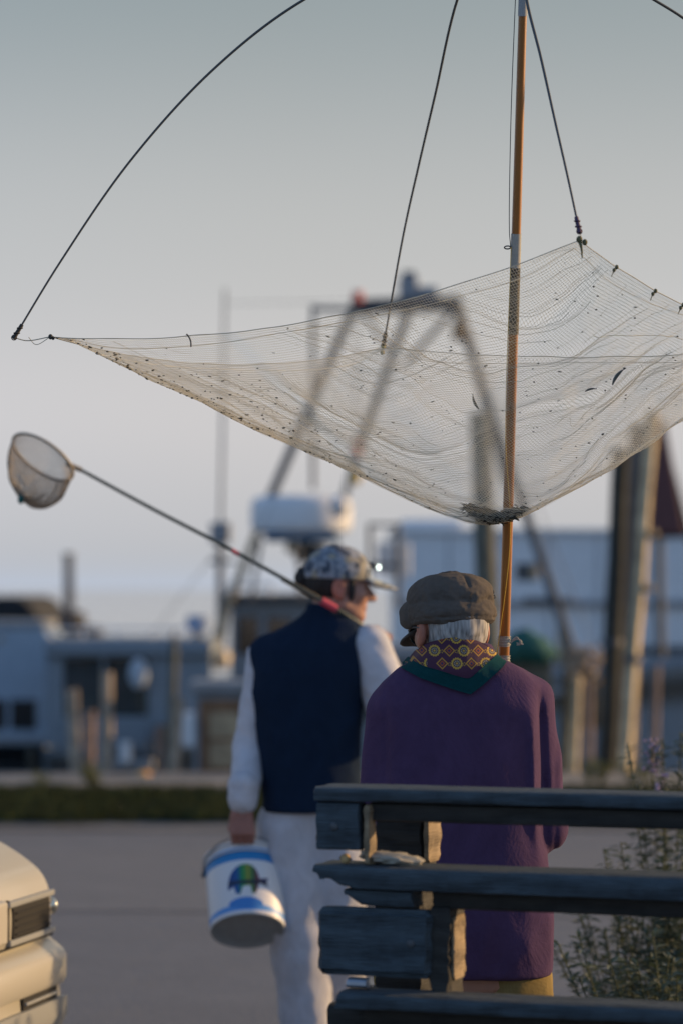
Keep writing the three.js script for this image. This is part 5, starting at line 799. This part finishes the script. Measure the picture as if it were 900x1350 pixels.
// ---- cream car, only its nose in the frame
{
  const cream = new THREE.MeshPhysicalMaterial({ color: lin(.42, .395, .325), roughness: .42, clearcoat: .6, clearcoatRoughness: .2 }), dark = wet(lin(.004, .004, .005), { roughness: .85 }), trim = wet(lin(.24, .25, .25), { roughness: .5 });
  // local axes: nose towards +x, width on z; origin on the ground below the nose's far corner
  const yaw = -.235, o = at(86, 1300, 8.55); o.y = 0;
  const t = thing('parked_car', 'cream coloured parked car with slatted grille, only its nose in view', 'car', o, yaw);
  const k = 8.5 / F, Xc = px => (px - 86) * k / Math.cos(yaw), Yc = py => at(60, py, 8.5).y, wd = 1.66;
  const add = (n, g, m, p = t) => mesh(n, g, m, p, false);
  const prism = (pts, z0, z1, bev) => { const s = new THREE.Shape(pts.map(p => new THREE.Vector2(...p))); return boxUV(toCreasedNormals(new THREE.ExtrudeGeometry(s, { depth: z1 - z0 - 2 * bev, bevelEnabled: true, bevelSize: bev, bevelThickness: bev, bevelSegments: 5 }).translate(0, 0, z0 + bev), .75)); };
  const smooth = (pts, n) => new THREE.CatmullRomCurve3(pts.map(p => V(p[0], p[1], 0)), false, 'centripetal').getPoints(n).map(p => [p.x, p.y]);
  const B = -.03, hoodY = Yc(1150);
  // z = 0 is the far flank, +z comes nearer
  add('body', prism([[B - 4.2, .32], [B - 4.25, .62], [B - 4.1, .93], [-1.5, .97], ...smooth([[Xc(-120), Yc(1084)], [Xc(-60), Yc(1098)], [Xc(-5), Yc(1124)], [Xc(32), Yc(1147)], [Xc(48), Yc(1162)], [Xc(56), Yc(1182)], [Xc(57), Yc(1210)], [Xc(55), Yc(1228)], [Xc(48), Yc(1240)]], 30), [Xc(48), .35], [-.6, .30]], 0, wd, .03), cream);
  add('bumper', [prism([[Xc(20), Yc(1243)], [Xc(60), Yc(1243)], [Xc(78), Yc(1257)], [Xc(81), Yc(1262)], [Xc(81), Yc(1288)], [Xc(79), Yc(1292)], [Xc(20), Yc(1292)]], -.02, wd + .02, .014), prism([[Xc(20), Yc(1296)], [Xc(74), Yc(1294)], [Xc(76), Yc(1322)], [Xc(20), Yc(1322)]], -.01, wd + .01, .01)], cream);
  add('air_dam', prism([[Xc(10), Yc(1324)], [Xc(84), Yc(1320)], [Xc(84), Yc(1336)], [Xc(70), Yc(1368)], [Xc(10), Yc(1368)]], -.01, wd + .01, .012), trim);
  add('chin', prism([[Xc(10), Yc(1368)], [Xc(66), Yc(1366)], [Xc(58), Yc(1412)], [Xc(10), Yc(1412)]], .0, wd, .01), dark);
  const front = Xc(58) + .03, box = (y0, y1, z0, z1, d0, d1, b = .006) => slab(front + d0, front + d1, Yc(y1), Yc(y0), z0, z1, b);
  for (const [z0, z1] of [[.04, .36], [1.30, 1.62]]) { const g = add('grille', box(1180, 1225, z0, z1, -.03, .004, .012), dark); for (let i = 0; i < 4; i++) { const y = 1189 + i * 9; add('slat', box(y, y + 2.2, z0 + .015, z1 - .015, 0, .010, .003), dark, g); } add('grille_frame', [box(1174, 1182, z0 - .03, z1 + .03, -.02, .006, .004), box(1223, 1231, z0 - .03, z1 + .03, -.02, .008, .004)], trim, g); }
  add('badge_panel', box(1170, 1226, .42, .66, -.03, .012, .012), cream);
  for (const z of [.83]) { const h = add('headlight', [new THREE.CylinderGeometry(.07, .07, .03, 24).rotateZ(Math.PI / 2).translate(front + .005, Yc(1200), z)], new THREE.MeshPhysicalMaterial({ color: lin(.6, .62, .62), roughness: .05, metalness: .8, clearcoat: 1 }), t); add('lens', new THREE.SphereGeometry(.066, 20, 14).scale(.35, 1, 1).translate(front + .018, Yc(1200), z), new THREE.MeshPhysicalMaterial({ color: lin(.75, .75, .72), roughness: .04, metalness: .9 }), h); }
  for (const z of [.0, wd]) add('corner_lamp', new THREE.SphereGeometry(.02, 16, 12).scale(1.1, 1.3, .9).translate(front - .01, Yc(1197), z), new THREE.MeshPhysicalMaterial({ color: lin(.8, .75, .6), roughness: .08, metalness: .9 }));
  for (const [z0, z1] of [[.05, .34], [1.32, 1.61]]) { const g = add('intake', slab(Xc(76) + .001, Xc(76) + .016, Yc(1318), Yc(1297), z0, z1, .004), dark); add('slat', slab(Xc(76) + .004, Xc(76) + .024, Yc(1309), Yc(1305), z0 + .01, z1 - .01, .003), trim, g); }
  add('panel_gap', slab(Xc(-40), front + .0015, Yc(1234.5), Yc(1232.5), .012, wd - .012, .0008), dark); add('panel_gap', slab(front - .02, front + .0015, Yc(1230), Yc(1172), .385, .389, .0008), dark); add('panel_gap', slab(Xc(20), Xc(77), Yc(1296), Yc(1291.5), .0, wd, .001), dark);
  add('hood_seam', slab(Xc(-200), Xc(36), Yc(1153), Yc(1152), -.004, wd + .004, .001), trim);
  // greenhouse and wheels, outside the frame
  add('cabin', prism([[-3.6, .95], [-3.1, 1.38], [-2.0, 1.42], [-1.25, .96]], .1, wd - .1, .05), cream);
  add('windscreen', prism([[-1.98, 1.37], [-1.30, .98], [-1.27, .98], [-1.93, 1.38]], .18, wd - .18, .004), M.darkGlass); for (const z of [.09, wd - .1]) add('side_window', prism([[-3.3, 1.0], [-2.98, 1.34], [-2.05, 1.36], [-1.5, 1.0]], z, z + .014, .003), M.darkGlass);
  for (const x of [-.75, -3.35]) for (const z of [.02, wd - .02]) { const w = add('wheel', new THREE.TorusGeometry(.235, .085, 12, 32).translate(x, .315, z), wet(lin(.02, .02, .02))); add('rim', new THREE.CylinderGeometry(.18, .18, .12, 24).rotateX(Math.PI / 2).translate(x, .315, z), M.steel, w); }
}
renderer.render(scene, camera);
